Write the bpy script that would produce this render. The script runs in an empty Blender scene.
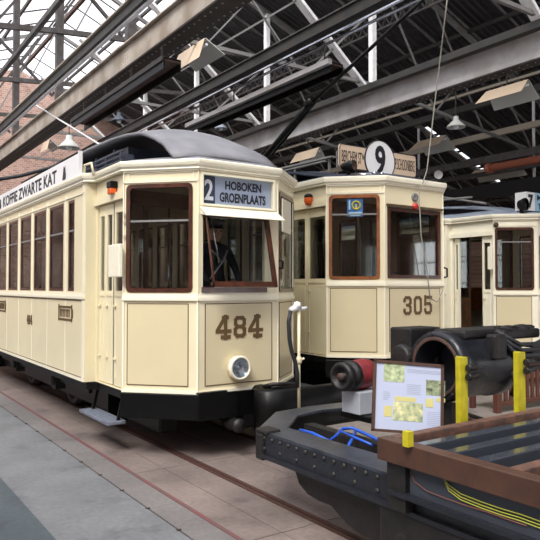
import bpy, bmesh, math, random
from mathutils import Vector, Matrix
random.seed(7)
S = bpy.context.scene
COL = S.collection
PI = math.pi

# ------------------------------------------------------------------ camera
YAW = math.radians(34.5); PITCH = math.radians(1.52); F = 640.0; EYE = 1.7
cam_d = bpy.data.cameras.new('camera'); cam_d.sensor_width = 36; cam_d.lens = F/540*36
cam_d.clip_start = .05; cam_d.clip_end = 300
cam = bpy.data.objects.new('camera', cam_d); COL.objects.link(cam)
cam.location = (0, 0, EYE)
cam.rotation_euler = (PI/2+PITCH, 0, -YAW)
S.camera = cam
_R = cam.rotation_euler.to_matrix()
def ray(px, py): return _R @ Vector(((px-270)/F, (270-py)/F, -1))
def onz(px, py, z):
    r = ray(px, py); return Vector((0, 0, EYE)) + r*((z-EYE)/r.z)
def onY(px, py, Y):
    r = ray(px, py); return Vector((0, 0, EYE)) + r*(Y/r.y)
def onX(px, py, X):
    r = ray(px, py); return Vector((0, 0, EYE)) + r*(X/r.x)

# ------------------------------------------------------------------ materials
def lin(c):
    f = lambda v: v/12.92 if v <= .04045 else ((v+.055)/1.055)**2.4
    return tuple(f(v/255) for v in c)+(1,)
def mat(name, rgb, rough=.5, metal=0, var=.0, scale=6, rgb2=None, bump=0, bscale=40, spec=.5, coat=0):
    m = bpy.data.materials.new(name); m.use_nodes = True
    nt = m.node_tree; b = nt.nodes['Principled BSDF']
    b.inputs['Roughness'].default_value = rough; b.inputs['Metallic'].default_value = metal
    b.inputs['Specular IOR Level'].default_value = spec
    b.inputs['Coat Weight'].default_value = coat; b.inputs['Coat Roughness'].default_value = .1
    c1 = lin(rgb); b.inputs['Base Color'].default_value = c1
    if var or rgb2 or bump:
        tc = nt.nodes.new('ShaderNodeTexCoord')
    if var or rgb2:
        n = nt.nodes.new('ShaderNodeTexNoise'); n.inputs['Scale'].default_value = scale; n.inputs['Detail'].default_value = 6
        nt.links.new(tc.outputs['Object'], n.inputs['Vector'])
        r = nt.nodes.new('ShaderNodeValToRGB'); r.color_ramp.elements[0].position = .35; r.color_ramp.elements[1].position = .68
        c2 = lin(rgb2) if rgb2 else tuple(min(1, v*(1-var)) for v in c1[:3])+(1,)
        r.color_ramp.elements[0].color = c2; r.color_ramp.elements[1].color = c1
        nt.links.new(n.outputs['Fac'], r.inputs['Fac']); nt.links.new(r.outputs['Color'], b.inputs['Base Color'])
    if bump:
        n = nt.nodes.new('ShaderNodeTexNoise'); n.inputs['Scale'].default_value = bscale; n.inputs['Detail'].default_value = 5
        nt.links.new(tc.outputs['Object'], n.inputs['Vector'])
        bp = nt.nodes.new('ShaderNodeBump'); bp.inputs['Strength'].default_value = bump; bp.inputs['Distance'].default_value = .01
        nt.links.new(n.outputs['Fac'], bp.inputs['Height']); nt.links.new(bp.outputs['Normal'], b.inputs['Normal'])
    return m
def glassmat(name, tint, gloss=1.0, base=.04):
    m = bpy.data.materials.new(name); m.use_nodes = True; nt = m.node_tree
    for n in list(nt.nodes): nt.nodes.remove(n)
    o = nt.nodes.new('ShaderNodeOutputMaterial'); t = nt.nodes.new('ShaderNodeBsdfTransparent')
    g = nt.nodes.new('ShaderNodeBsdfGlossy'); g.inputs['Roughness'].default_value = .03
    t.inputs['Color'].default_value = tint; lw = nt.nodes.new('ShaderNodeFresnel'); lw.inputs['IOR'].default_value = 1.5
    mx = nt.nodes.new('ShaderNodeMixShader'); mm = nt.nodes.new('ShaderNodeMath'); mm.operation = 'MULTIPLY_ADD'
    mm.inputs[1].default_value = gloss; mm.inputs[2].default_value = base
    nt.links.new(lw.outputs[0], mm.inputs[0]); nt.links.new(mm.outputs[0], mx.inputs[0])
    nt.links.new(t.outputs[0], mx.inputs[1]); nt.links.new(g.outputs[0], mx.inputs[2]); nt.links.new(mx.outputs[0], o.inputs[0])
    return m
M = {}
M['cream'] = mat('cream_enamel', (232, 221, 186), .32, var=.05, scale=3, coat=.25)
M['cream_pale'] = mat('pale_cream_enamel', (243, 237, 214), .32, var=.05, scale=3, coat=.25)
M['panel'] = mat('cream_panel_enamel', (216, 203, 166), .3, var=.05, scale=2, coat=.25)
M['brown_line'] = mat('brown_lining', (92, 70, 48), .5)
M['brown'] = mat('brown_paint', (98, 74, 42), .5)
M['wood'] = mat('varnished_mahogany', (84, 44, 28), .3, rgb2=(54, 28, 18), scale=12, coat=.5)
M['wood_light'] = mat('varnished_teak', (150, 88, 42), .3, rgb2=(112, 62, 30), scale=12, coat=.5)
M['black'] = mat('black_paint', (7, 7, 8), .4, rgb2=(11, 11, 11), scale=9, bump=.1, spec=.25)
M['blackd'] = mat('oily_black_iron', (17, 17, 18), .5, rgb2=(30, 27, 26), scale=14, bump=.4)
M['truck'] = mat('blue_black_steel', (24, 26, 32), .3, rgb2=(34, 36, 42), scale=10, bump=.3)
M['truck_top'] = mat('worn_sheen_top_plate', (62, 67, 78), .32, rgb2=(40, 44, 52), scale=9, bump=.3)  # lighter than the sides: wear, plus bluish sheen put into the colour
M['roof'] = mat('grey_roof_canvas', (134, 134, 138), .75, rgb2=(116, 116, 122), scale=3, bump=.3)
M['roof_dark'] = mat('dark_slate_roof_paint', (52, 60, 74), .45, rgb2=(44, 50, 62), scale=3)
M['roof_blue'] = mat('blue_grey_roof_paint', (150, 158, 172), .5, rgb2=(128, 138, 152), scale=3)
M['interior'] = mat('dark_interior_wood', (104, 72, 46), .5, rgb2=(74, 50, 32), scale=8)
M['inside_ceiling'] = mat('interior_ceiling_paint', (200, 192, 166), .5)
M['glass'] = glassmat('window_glass', (.90, .92, .91, 1), .8, .0)
M['signglass'] = glassmat('sign_glass', (.97, .98, 1, 1), .25, 0)
M['roofglass'] = glassmat('roof_glazing', (.97, .97, 1, 1), .3, 0)
M['lens'] = mat('lamp_lens', (206, 214, 226), .22, .8)
M['chrome'] = mat('polished_metal', (190, 192, 198), .15, 1)
M['orange'] = mat('orange_lens', (214, 92, 30), .25)
M['red'] = mat('red_lens', (190, 30, 24), .3)
M['signblue'] = mat('blue_white_sign_glass', (168, 178, 194), .3)
M['signlight'] = mat('light_blue_sign', (150, 190, 214), .3)
M['white'] = mat('white_enamel', (232, 232, 232), .35)
M['tan'] = mat('tan_board', (214, 190, 164), .45)
M['ink'] = mat('black_lettering', (26, 28, 36), .5)
M['navy'] = mat('dark_slate_number_field', (48, 58, 74), .4)
M['board'] = mat('brown_painted_timber', (78, 52, 39), .5, rgb2=(66, 44, 34), scale=10, bump=.2)
M['board_dirty'] = mat('worn_brown_timber', (112, 78, 62), .6, rgb2=(70, 52, 46), scale=18, bump=.4)
M['yellow'] = mat('yellow_paint', (196, 184, 34), .45, rgb2=(172, 160, 28), scale=14)
M['blue'] = mat('blue_painted_rod', (30, 84, 190), .35)
M['redpaint'] = mat('faded_red_paint', (138, 44, 48), .5, rgb2=(104, 34, 38), scale=14)
M['greyblock'] = mat('grey_white_block', (168, 172, 180), .6, var=.15)
M['rust'] = mat('rusty_iron', (84, 58, 46), .75, rgb2=(58, 44, 38), scale=16, bump=.4)
M['paper'] = mat('display_paper', (178, 186, 208), .35)
M['girder'] = mat('dusty_grey_paint', (196, 194, 194), .6, rgb2=(166, 160, 154), scale=2.5, bump=.2)
M['girder_tan'] = mat('dusty_tan_grey_paint', (186, 176, 164), .7, rgb2=(146, 132, 116), scale=2.5, bump=.2)
M['girder_dark'] = mat('dark_girder_underside', (62, 54, 48), .8, rgb2=(48, 42, 38), scale=5, bump=.3)  # dark brown tone of the bottom flanges and floor joints
M['steel_dark'] = mat('dark_grey_steel', (34, 34, 34), .55, rgb2=(52, 47, 40), scale=5)
M['steel_mid'] = mat('grey_steel', (132, 130, 128), .55, var=.2)
M['steel_post'] = mat('weathered_grey_steel', (88, 84, 84), .65, rgb2=(64, 58, 54), scale=8)
M['steel_white'] = mat('white_painted_steel', (245, 245, 247), .5, rgb2=(222, 220, 220), scale=8)
M['steel_tan'] = mat('tan_painted_steel', (160, 150, 132), .55)
M['terra'] = mat('terracotta_pipe', (168, 96, 70), .6, var=.15)
M['shade_tan'] = mat('yellowed_lamp_reflector', (206, 184, 158), .6, var=.05)
M['shade_white'] = mat('greyed_lamp_reflector', (186, 188, 182), .6, var=.05)
M['bench'] = mat('reddish_brown_bench_timber', (96, 58, 46), .5)
M['uniform'] = mat('dark_navy_wool', (30, 32, 42), .85)
M['skin'] = mat('skin', (196, 142, 116), .55)
M['hose'] = mat('black_rubber', (34, 36, 40), .6)
M['cable_y'] = mat('yellow_green_cable', (170, 172, 60), .5)
M['cable_r'] = mat('brown_red_cable', (118, 70, 60), .5)
M['rope'] = mat('grey_cotton_rope', (150, 146, 134), .9)
M['plate'] = mat('dark_glossy_plate', (58, 62, 70), .2, coat=.4)
M['stepm'] = mat('worn_step_steel', (122, 128, 142), .45, rgb2=(90, 94, 104), scale=18)
M['rail'] = mat('rusty_rail', (92, 66, 60), .45, .3)
M['redline'] = mat('faded_red_edge_paint', (112, 66, 68), .7, rgb2=(94, 72, 70), scale=9)
M['green1'] = mat('photo_print_green', (120, 140, 108), .5, rgb2=(196, 204, 160), scale=34)
M['green2'] = mat('photo_print_dark', (60, 70, 52), .5, rgb2=(158, 168, 132), scale=40)
M['cream_print'] = mat('photo_print_cream', (222, 216, 164), .5, rgb2=(120, 140, 110), scale=26)
M['caption'] = mat('caption_print', (196, 188, 120), .5)
M['textgrey'] = mat('printed_text', (150, 156, 176), .5)
M['poster'] = mat('blue_poster', (70, 120, 176), .4, rgb2=(34, 66, 120), scale=20)

def brick():
    m = bpy.data.materials.new('brick'); m.use_nodes = True; nt = m.node_tree; b = nt.nodes['Principled BSDF']
    tc = nt.nodes.new('ShaderNodeTexCoord'); mp = nt.nodes.new('ShaderNodeMapping'); mp.inputs['Rotation'].default_value = (PI/2, 0, 0)
    br = nt.nodes.new('ShaderNodeTexBrick'); br.inputs['Scale'].default_value = 3.2
    br.inputs['Color1'].default_value = lin((204, 168, 152)); br.inputs['Color2'].default_value = lin((170, 130, 116)); br.inputs['Mortar'].default_value = lin((220, 204, 192))
    br.inputs['Mortar Size'].default_value = .016
    nz = nt.nodes.new('ShaderNodeTexNoise'); nz.inputs['Scale'].default_value = .8
    mx = nt.nodes.new('ShaderNodeMixRGB'); mx.blend_type = 'MULTIPLY'; mx.inputs[0].default_value = .25
    nt.links.new(tc.outputs['Object'], mp.inputs[0]); nt.links.new(mp.outputs[0], br.inputs[0]); nt.links.new(tc.outputs['Object'], nz.inputs['Vector'])
    nt.links.new(br.outputs[0], mx.inputs[1]); nt.links.new(nz.outputs['Fac'], mx.inputs[2]); nt.links.new(mx.outputs[0], b.inputs['Base Color'])
    b.inputs['Roughness'].default_value = .9
    return m, mp
M['brick'], _ = brick()
M['brick_side'], mp2 = brick(); mp2.inputs['Rotation'].default_value = (PI/2, 0, PI/2)

def corrugated():
    m = mat('dark_corrugated_sheet', (46, 46, 50), .55)
    nt = m.node_tree; b = nt.nodes['Principled BSDF']
    tc = nt.nodes.new('ShaderNodeTexCoord'); w = nt.nodes.new('ShaderNodeTexWave'); w.bands_direction = 'Y'; w.inputs['Scale'].default_value = 2.0
    nt.links.new(tc.outputs['Object'], w.inputs['Vector'])
    bp = nt.nodes.new('ShaderNodeBump'); bp.inputs['Strength'].default_value = 1; bp.inputs['Distance'].default_value = .06
    nt.links.new(w.outputs['Fac'], bp.inputs['Height']); nt.links.new(bp.outputs['Normal'], b.inputs['Normal'])
    return m
M['corr'] = corrugated()
def floormat(name, c1, c2, slab=None, joint=.012, rot=0):
    m = mat(name, c1, .6, rgb2=c2, scale=1.6, bump=.15, bscale=60)
    nt = m.node_tree; b = nt.nodes['Principled BSDF']
    src = b.inputs['Base Color'].links[0].from_socket
    tc = nt.nodes.new('ShaderNodeTexCoord')
    n = nt.nodes.new('ShaderNodeTexNoise'); n.inputs['Scale'].default_value = 22; n.inputs['Detail'].default_value = 8
    nt.links.new(tc.outputs['Object'], n.inputs['Vector'])
    mx = nt.nodes.new('ShaderNodeMixRGB'); mx.blend_type = 'OVERLAY'; mx.inputs[0].default_value = .35
    nt.links.new(src, mx.inputs[1]); nt.links.new(n.outputs['Fac'], mx.inputs[2])
    out = mx.outputs[0]
    n2 = nt.nodes.new('ShaderNodeTexNoise'); n2.inputs['Scale'].default_value = 2.7; n2.inputs['Detail'].default_value = 3
    nt.links.new(tc.outputs['Object'], n2.inputs['Vector'])
    r = nt.nodes.new('ShaderNodeValToRGB'); r.color_ramp.elements[0].position = .28; r.color_ramp.elements[1].position = .42
    r.color_ramp.elements[0].color = (.45, .45, .5, 1); r.color_ramp.elements[1].color = (1, 1, 1, 1)
    nt.links.new(n2.outputs['Fac'], r.inputs['Fac'])
    m2 = nt.nodes.new('ShaderNodeMixRGB'); m2.blend_type = 'MULTIPLY'; m2.inputs[0].default_value = .6
    nt.links.new(out, m2.inputs[1]); nt.links.new(r.outputs[0], m2.inputs[2]); out = m2.outputs[0]
    nt.links.new(out, b.inputs['Base Color'])
    return m
M['conc'] = floormat('blue_grey_concrete', (114, 116, 119), (99, 101, 104))
M['conc2'] = floormat('grey_concrete_strip', (118, 114, 112), (102, 98, 98))
M['conc3'] = floormat('dark_green_grey_concrete', (72, 82, 88), (62, 72, 78))
M['slab'] = floormat('pinkish_slabs', (134, 120, 114), (106, 95, 91))
M['slab2'] = floormat('beige_yard_floor', (150, 140, 132), (126, 118, 112))

# ------------------------------------------------------------------ mesh builder
class MB:
    def __init__(s): s.bm = bmesh.new()
    def poly(s, pts):
        vs = [s.bm.verts.new(p) for p in pts]
        try: return s.bm.faces.new(vs)
        except ValueError: return None
    def hexa(s, p):           # 8 corners: bottom 4 then top 4
        v = [s.bm.verts.new(q) for q in p]
        for f in ((0,3,2,1), (4,5,6,7), (0,1,5,4), (1,2,6,5), (2,3,7,6), (3,0,4,7)):
            s.bm.faces.new([v[i] for i in f])
        return s
    def box(s, x0, x1, y0, y1, z0, z1):
        return s.hexa([(x0,y0,z0),(x1,y0,z0),(x1,y1,z0),(x0,y1,z0),(x0,y0,z1),(x1,y0,z1),(x1,y1,z1),(x0,y1,z1)])
    def bar(s, a, b, w, h, up=(0, 0, 1)):
        a = Vector(a); b = Vector(b); d = (b-a).normalized(); u = Vector(up)
        r = d.cross(u)
        if r.length < 1e-4: r = d.cross(Vector((1, 0, 0)))
        r.normalize(); u = r.cross(d).normalized()
        r *= w/2; u *= h/2
        return s.hexa([a-r-u, b-r-u, b+r-u, a+r-u, a-r+u, b-r+u, b+r+u, a+r+u])
    def tube(s, pts, r, n=10, caps=True, closed=False):
        pts = [Vector(p) for p in pts]; rr = r if isinstance(r, (list, tuple)) else [r]*len(pts)
        rings = []; pu = None
        for i, p in enumerate(pts):
            if closed: d = pts[(i+1) % len(pts)]-pts[i-1]
            else: d = pts[min(i+1, len(pts)-1)]-pts[max(i-1, 0)]
            d.normalize()
            if pu is None:
                pu = Vector((0, 0, 1)) if abs(d.z) < .9 else Vector((1, 0, 0))
            a = d.cross(pu).normalized(); b = a.cross(d).normalized(); pu = b
            rings.append([s.bm.verts.new(p+(a*math.cos(t)+b*math.sin(t))*rr[i]) for t in [2*PI*k/n for k in range(n)]])
        L = len(rings)
        for i in range(L if closed else L-1):
            A, B = rings[i], rings[(i+1) % L]
            for k in range(n):
                f = s.bm.faces.new((A[k], A[(k+1) % n], B[(k+1) % n], B[k])); f.smooth = True
        if caps and not closed:
            s.bm.faces.new(rings[0][::-1]); s.bm.faces.new(rings[-1])
        return s
    def lathe(s, prof, o=(0, 0, 0), ax=(0, 0, 1), n=24, smooth=True):  # prof: (r, along)
        o = Vector(o); ax = Vector(ax).normalized()
        t = Vector((0, 0, 1)) if abs(ax.z) < .9 else Vector((1, 0, 0))
        a = ax.cross(t).normalized(); b = ax.cross(a).normalized(); rings = []
        for r, h in prof:
            if r < 1e-5: rings.append([s.bm.verts.new(o+ax*h)])
            else: rings.append([s.bm.verts.new(o+ax*h+(a*math.cos(2*PI*k/n)+b*math.sin(2*PI*k/n))*r) for k in range(n)])
        for A, B in zip(rings, rings[1:]):
            for k in range(n):
                q = []
                q += [A[0]] if len(A) == 1 else [A[k], A[(k+1) % n]]
                q += [B[0]] if len(B) == 1 else [B[(k+1) % n], B[k]]
                if len(q) >= 3:
                    f = s.bm.faces.new(q); f.smooth = smooth
        return s
    def cyl(s, a, b, r, n=20):
        a = Vector(a); b = Vector(b); L = (b-a).length
        return s.lathe([(0, 0), (r, 0), (r, L), (0, L)], a, b-a, n, False)
    def prism(s, pts, ext):   # planar polygon + extrusion vector
        e = Vector(ext); A = [s.bm.verts.new(p) for p in pts]; B = [s.bm.verts.new(Vector(p)+e) for p in pts]
        s.bm.faces.new(A); s.bm.faces.new(B[::-1])
        n = len(A)
        for i in range(n): s.bm.faces.new((A[i], B[i], B[(i+1) % n], A[(i+1) % n]))
        return s
    def ball(s, c, r, sx=1, sy=1, sz=1, seg=16):
        m = Matrix.Translation(Vector(c)) @ Matrix.Diagonal((r*sx, r*sy, r*sz, 1))
        g = bmesh.ops.create_uvsphere(s.bm, u_segments=seg, v_segments=seg//2+2, radius=1, matrix=m)
        for v in g['verts']:
            for f in v.link_faces: f.smooth = True
        return s
    def grid(s, rows, smooth=True):
        V = [[s.bm.verts.new(p) for p in r] for r in rows]
        for i in range(len(V)-1):
            for j in range(len(V[0])-1):
                f = s.bm.faces.new((V[i][j], V[i+1][j], V[i+1][j+1], V[i][j+1])); f.smooth = smooth
        return s
    def build(s, name, m, parent=None, bevel=0, solid=0, label=None, kind=None, fix=True):
        if fix: bmesh.ops.recalc_face_normals(s.bm, faces=s.bm.faces[:])
        me = bpy.data.meshes.new(name); s.bm.to_mesh(me); s.bm.free()
        o = bpy.data.objects.new(name, me); COL.objects.link(o)
        me.materials.append(M[m] if isinstance(m, str) else m)
        if parent: o.parent = parent
        if solid:
            d = o.modifiers.new('solid', 'SOLIDIFY'); d.thickness = solid; d.offset = 0
        if bevel:
            d = o.modifiers.new('bevel', 'BEVEL'); d.width = bevel; d.segments = 2; d.limit_method = 'ANGLE'; d.angle_limit = .7
        if label: o['label'] = label
        if kind: o['kind'] = kind
        return o
def thing(name, label, cat, loc=(0, 0, 0), group=None, rz=0):
    o = bpy.data.objects.new(name, None); COL.objects.link(o); o.location = loc; o.rotation_euler = (0, 0, rz)
    o.empty_display_size = .2
    return tag(o, label, cat, group)
def tag(o, label, cat, group=None):
    o['label'] = label; o['category'] = cat
    if group: o['group'] = group
    return o
def dup(root, loc, label=None, group=None):
    r = root.copy(); COL.objects.link(r); r.location = loc
    if label: r['label'] = label
    if group: r['group'] = group
    for ch in list(root.children):
        c = ch.copy(); COL.objects.link(c); c.parent = r
        for g in ch.children:
            d = g.copy(); COL.objects.link(d); d.parent = c
    return r
def text(name, body, m, parent, o, xd, yd, height, width=None, ext=.003, bold=0.0):
    """lettering: o = centre, xd = reading direction, yd = up"""
    c = bpy.data.curves.new(name, 'FONT'); c.body = body; c.align_x = 'CENTER'; c.align_y = 'CENTER'
    c.size = 1; c.extrude = .001; c.offset = bold; c.resolution_u = 3
    t = bpy.data.objects.new('tmp', c); COL.objects.link(t); bpy.context.view_layer.update()
    me = bpy.data.meshes.new_from_object(t.evaluated_get(bpy.context.evaluated_depsgraph_get()))
    bpy.data.objects.remove(t); bpy.data.curves.remove(c)
    xs = [v.co.x for v in me.vertices]; ys = [v.co.y for v in me.vertices]
    cx, cy = (min(xs)+max(xs))/2, (min(ys)+max(ys))/2; W, H = max(xs)-min(xs), max(ys)-min(ys)
    sy = height/H; sx = width/W if width else sy
    xd = Vector(xd).normalized(); yd = Vector(yd).normalized(); nd = xd.cross(yd); o = Vector(o)
    for v in me.vertices:
        v.co = o + xd*((v.co.x-cx)*sx) + yd*((v.co.y-cy)*sy) + nd*(ext*(1 if v.co.z > 0 else 0))
    me.name = name
    ob = bpy.data.objects.new(name, me); COL.objects.link(ob); me.materials.append(M[m]); ob.parent = parent
    return ob
# block digits, strokes on a 10 x 16 box
DIG = {'4': [((6.5, 0), (6.5, 16)), ((6.2, 15.6), (.8, 6.5)), ((0, 5.2), (10, 5.2)), ((3.8, 1.1), (9.4, 1.1)), ((4.6, 15), (8, 15))],
 '8': [((2.8, 1.5), (7.2, 1.5)), ((2.8, 14.5), (7.2, 14.5)), ((3, 8.2), (7, 8.2)), ((1.5, 3), (1.5, 6.4)), ((8.5, 3), (8.5, 6.4)), ((1.7, 10), (1.7, 13)), ((8.3, 10), (8.3, 13)),
       ((1.6, 3), (3, 1.5)), ((8.4, 3), (7, 1.5)), ((1.6, 13), (3, 14.5)), ((8.4, 13), (7, 14.5)), ((1.5, 6.4), (3.2, 8.2)), ((8.5, 6.4), (6.8, 8.2)), ((1.7, 10), (3.2, 8.2)), ((8.3, 10), (6.8, 8.2))],
 '3': [((1.5, 3.2), (3, 1.5)), ((3, 1.5), (7, 1.5)), ((7, 1.5), (8.5, 3)), ((8.5, 3), (8.5, 6.5)), ((8.5, 6.5), (6.5, 8.3)), ((4.2, 8.3), (6.6, 8.3)), ((6.5, 8.3), (8.5, 10)), ((8.5, 10), (8.5, 13)), ((8.5, 13), (7, 14.5)), ((3, 14.5), (7, 14.5)), ((3, 14.5), (1.5, 12.6)), ((1.5, 3.2), (1.5, 4.6)), ((1.5, 11.6), (1.5, 12.8))],
 '0': [((3, 1.5), (7, 1.5)), ((7, 1.5), (8.5, 3.2)), ((8.5, 3.2), (8.5, 12.8)), ((8.5, 12.8), (7, 14.5)), ((7, 14.5), (3, 14.5)), ((3, 14.5), (1.5, 12.8)), ((1.5, 12.8), (1.5, 3.2)), ((1.5, 3.2), (3, 1.5))],
 '5': [((1.5, 3.2), (3, 1.5)), ((3, 1.5), (7, 1.5)), ((7, 1.5), (8.5, 3.2)), ((8.5, 3.2), (8.5, 7.6)), ((8.5, 7.6), (7, 9.3)), ((7, 9.3), (1.6, 9.3)), ((1.6, 8.4), (1.6, 15.6)), ((1.2, 14.6), (9, 14.6)), ((1.5, 3.2), (1.5, 4.6))]}
def digits(name, s, parent, o, xd, h, m='brown', wscale=1.0, stroke=2.7):
    mb = MB(); xd = Vector(xd).normalized(); zd = Vector((0, 0, 1)); nd = xd.cross(zd); o = Vector(o)
    k = h/16; adv = 12.2*wscale; tot = adv*(len(s)-1)+10*wscale
    for i, ch in enumerate(s):
        for q_, (a, b) in enumerate(DIG[ch]):
            A, B = [o+xd*((i*adv+p[0]*wscale-tot/2)*k)+zd*((p[1]-8)*k)+nd*(.002+q_*.00025) for p in (a, b)]
            d = (B-A).normalized()*(.35*stroke*k)
            mb.bar(A-d, B+d, stroke*k, .004, nd)
    return mb.build(name, m, parent)

# ------------------------------------------------------------------ wall facets
class Facet:
    def __init__(s, p0, p1):
        s.p0 = Vector((p0[0], p0[1], 0)); d = Vector((p1[0]-p0[0], p1[1]-p0[1], 0)); s.L = d.length
        s.d = d.normalized(); s.n = Vector((s.d.y, -s.d.x, 0))
    def P(s, u, z, o=0): return s.p0+s.d*u+s.n*o+Vector((0, 0, z))
    def box(s, mb, u0, u1, z0, z1, o0, o1):
        return mb.hexa([s.P(u0, z0, o1), s.P(u1, z0, o1), s.P(u1, z0, o0), s.P(u0, z0, o0), s.P(u0, z1, o1), s.P(u1, z1, o1), s.P(u1, z1, o0), s.P(u0, z1, o0)])
    def wall(s, mb, z0, z1, holes=(), th=.045):
        us = sorted({0, s.L}|{h[0] for h in holes}|{h[1] for h in holes}); zs = sorted({z0, z1}|{h[2] for h in holes}|{h[3] for h in holes})
        solid = lambda i, j: 0 <= i < len(us)-1 and 0 <= j < len(zs)-1 and not any(h[0] <= (us[i]+us[i+1])/2 <= h[1] and h[2] <= (zs[j]+zs[j+1])/2 <= h[3] for h in holes)
        for i in range(len(us)-1):
            for j in range(len(zs)-1):
                if not solid(i, j): continue
                a, b, c, d = us[i], us[i+1], zs[j], zs[j+1]
                for o in (0, -th): mb.poly([s.P(a, c, o), s.P(b, c, o), s.P(b, d, o), s.P(a, d, o)])
                if not solid(i-1, j): mb.poly([s.P(a, c, 0), s.P(a, d, 0), s.P(a, d, -th), s.P(a, c, -th)])
                if not solid(i+1, j): mb.poly([s.P(b, c, 0), s.P(b, d, 0), s.P(b, d, -th), s.P(b, c, -th)])
                if not solid(i, j-1): mb.poly([s.P(a, c, 0), s.P(b, c, 0), s.P(b, c, -th), s.P(a, c, -th)])
                if not solid(i, j+1): mb.poly([s.P(a, d, 0), s.P(b, d, 0), s.P(b, d, -th), s.P(a, d, -th)])
    def ring(s, mb, u0, u1, z0, z1, w, o0, o1, r=.03, wb=None, wt=None):
        wb = w if wb is None else wb; wt = w if wt is None else wt
        def loop(a, b, c, d, rr):
            pts = []
            for (cx, cz, t0) in ((b-rr, d-rr, 0), (a+rr, d-rr, PI/2), (a+rr, c+rr, PI), (b-rr, c+rr, 1.5*PI)):
                for k in range(4):
                    t = t0+PI/2*k/3; pts.append((cx+rr*math.cos(t), cz+rr*math.sin(t)))
            return pts
        A = loop(u0, u1, z0, z1, r); B = loop(u0+w, u1-w, z0+wb, z1-wt, max(r*.7, .004)); n = len(A)
        for i in range(n):
            j = (i+1) % n
            for o in (o0, o1): mb.poly([s.P(*A[i], o), s.P(*A[j], o), s.P(*B[j], o), s.P(*B[i], o)])
            mb.poly([s.P(*A[i], o0), s.P(*A[j], o0), s.P(*A[j], o1), s.P(*A[i], o1)])
            mb.poly([s.P(*B[i], o0), s.P(*B[j], o0), s.P(*B[j], o1), s.P(*B[i], o1)])
        bmesh.ops.remove_doubles(mb.bm, verts=mb.bm.verts[:], dist=1e-5)

def window(f, u0, u1, z0, z1, root, wood='wood', w=.035, transom=None, o=.006, r=.035, name='window'):
    m = MB(); f.ring(m, u0, u1, z0, z1, w, -.03, o, r)
    fr = m.build(name, wood, root)
    if transom:
        g = MB(); f.box(g, u0+w-.003, u1-w+.003, transom-.01, transom+.01, -.025, -.002); g.build('transom_bar', 'steel_mid', fr)
    g = MB(); f.box(g, u0+w-.002, u1-w+.002, z0+w-.002, z1-w+.002, -.018, -.014); g.build('pane', 'glass', fr)
    return fr
def lined_panel(f, u0, u1, z0, z1, root, raised=True):
    m = MB(); f.box(m, u0, u1, z0, z1, 0, .004)
    p = m.build('lower_panel', 'panel', root)
    m = MB(); f.ring(m, u0-.007, u1+.007, z0-.007, z1+.007, .008, 0, .006, .006); m.build('panel_lining', 'brown_line', p)
    return p

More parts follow.
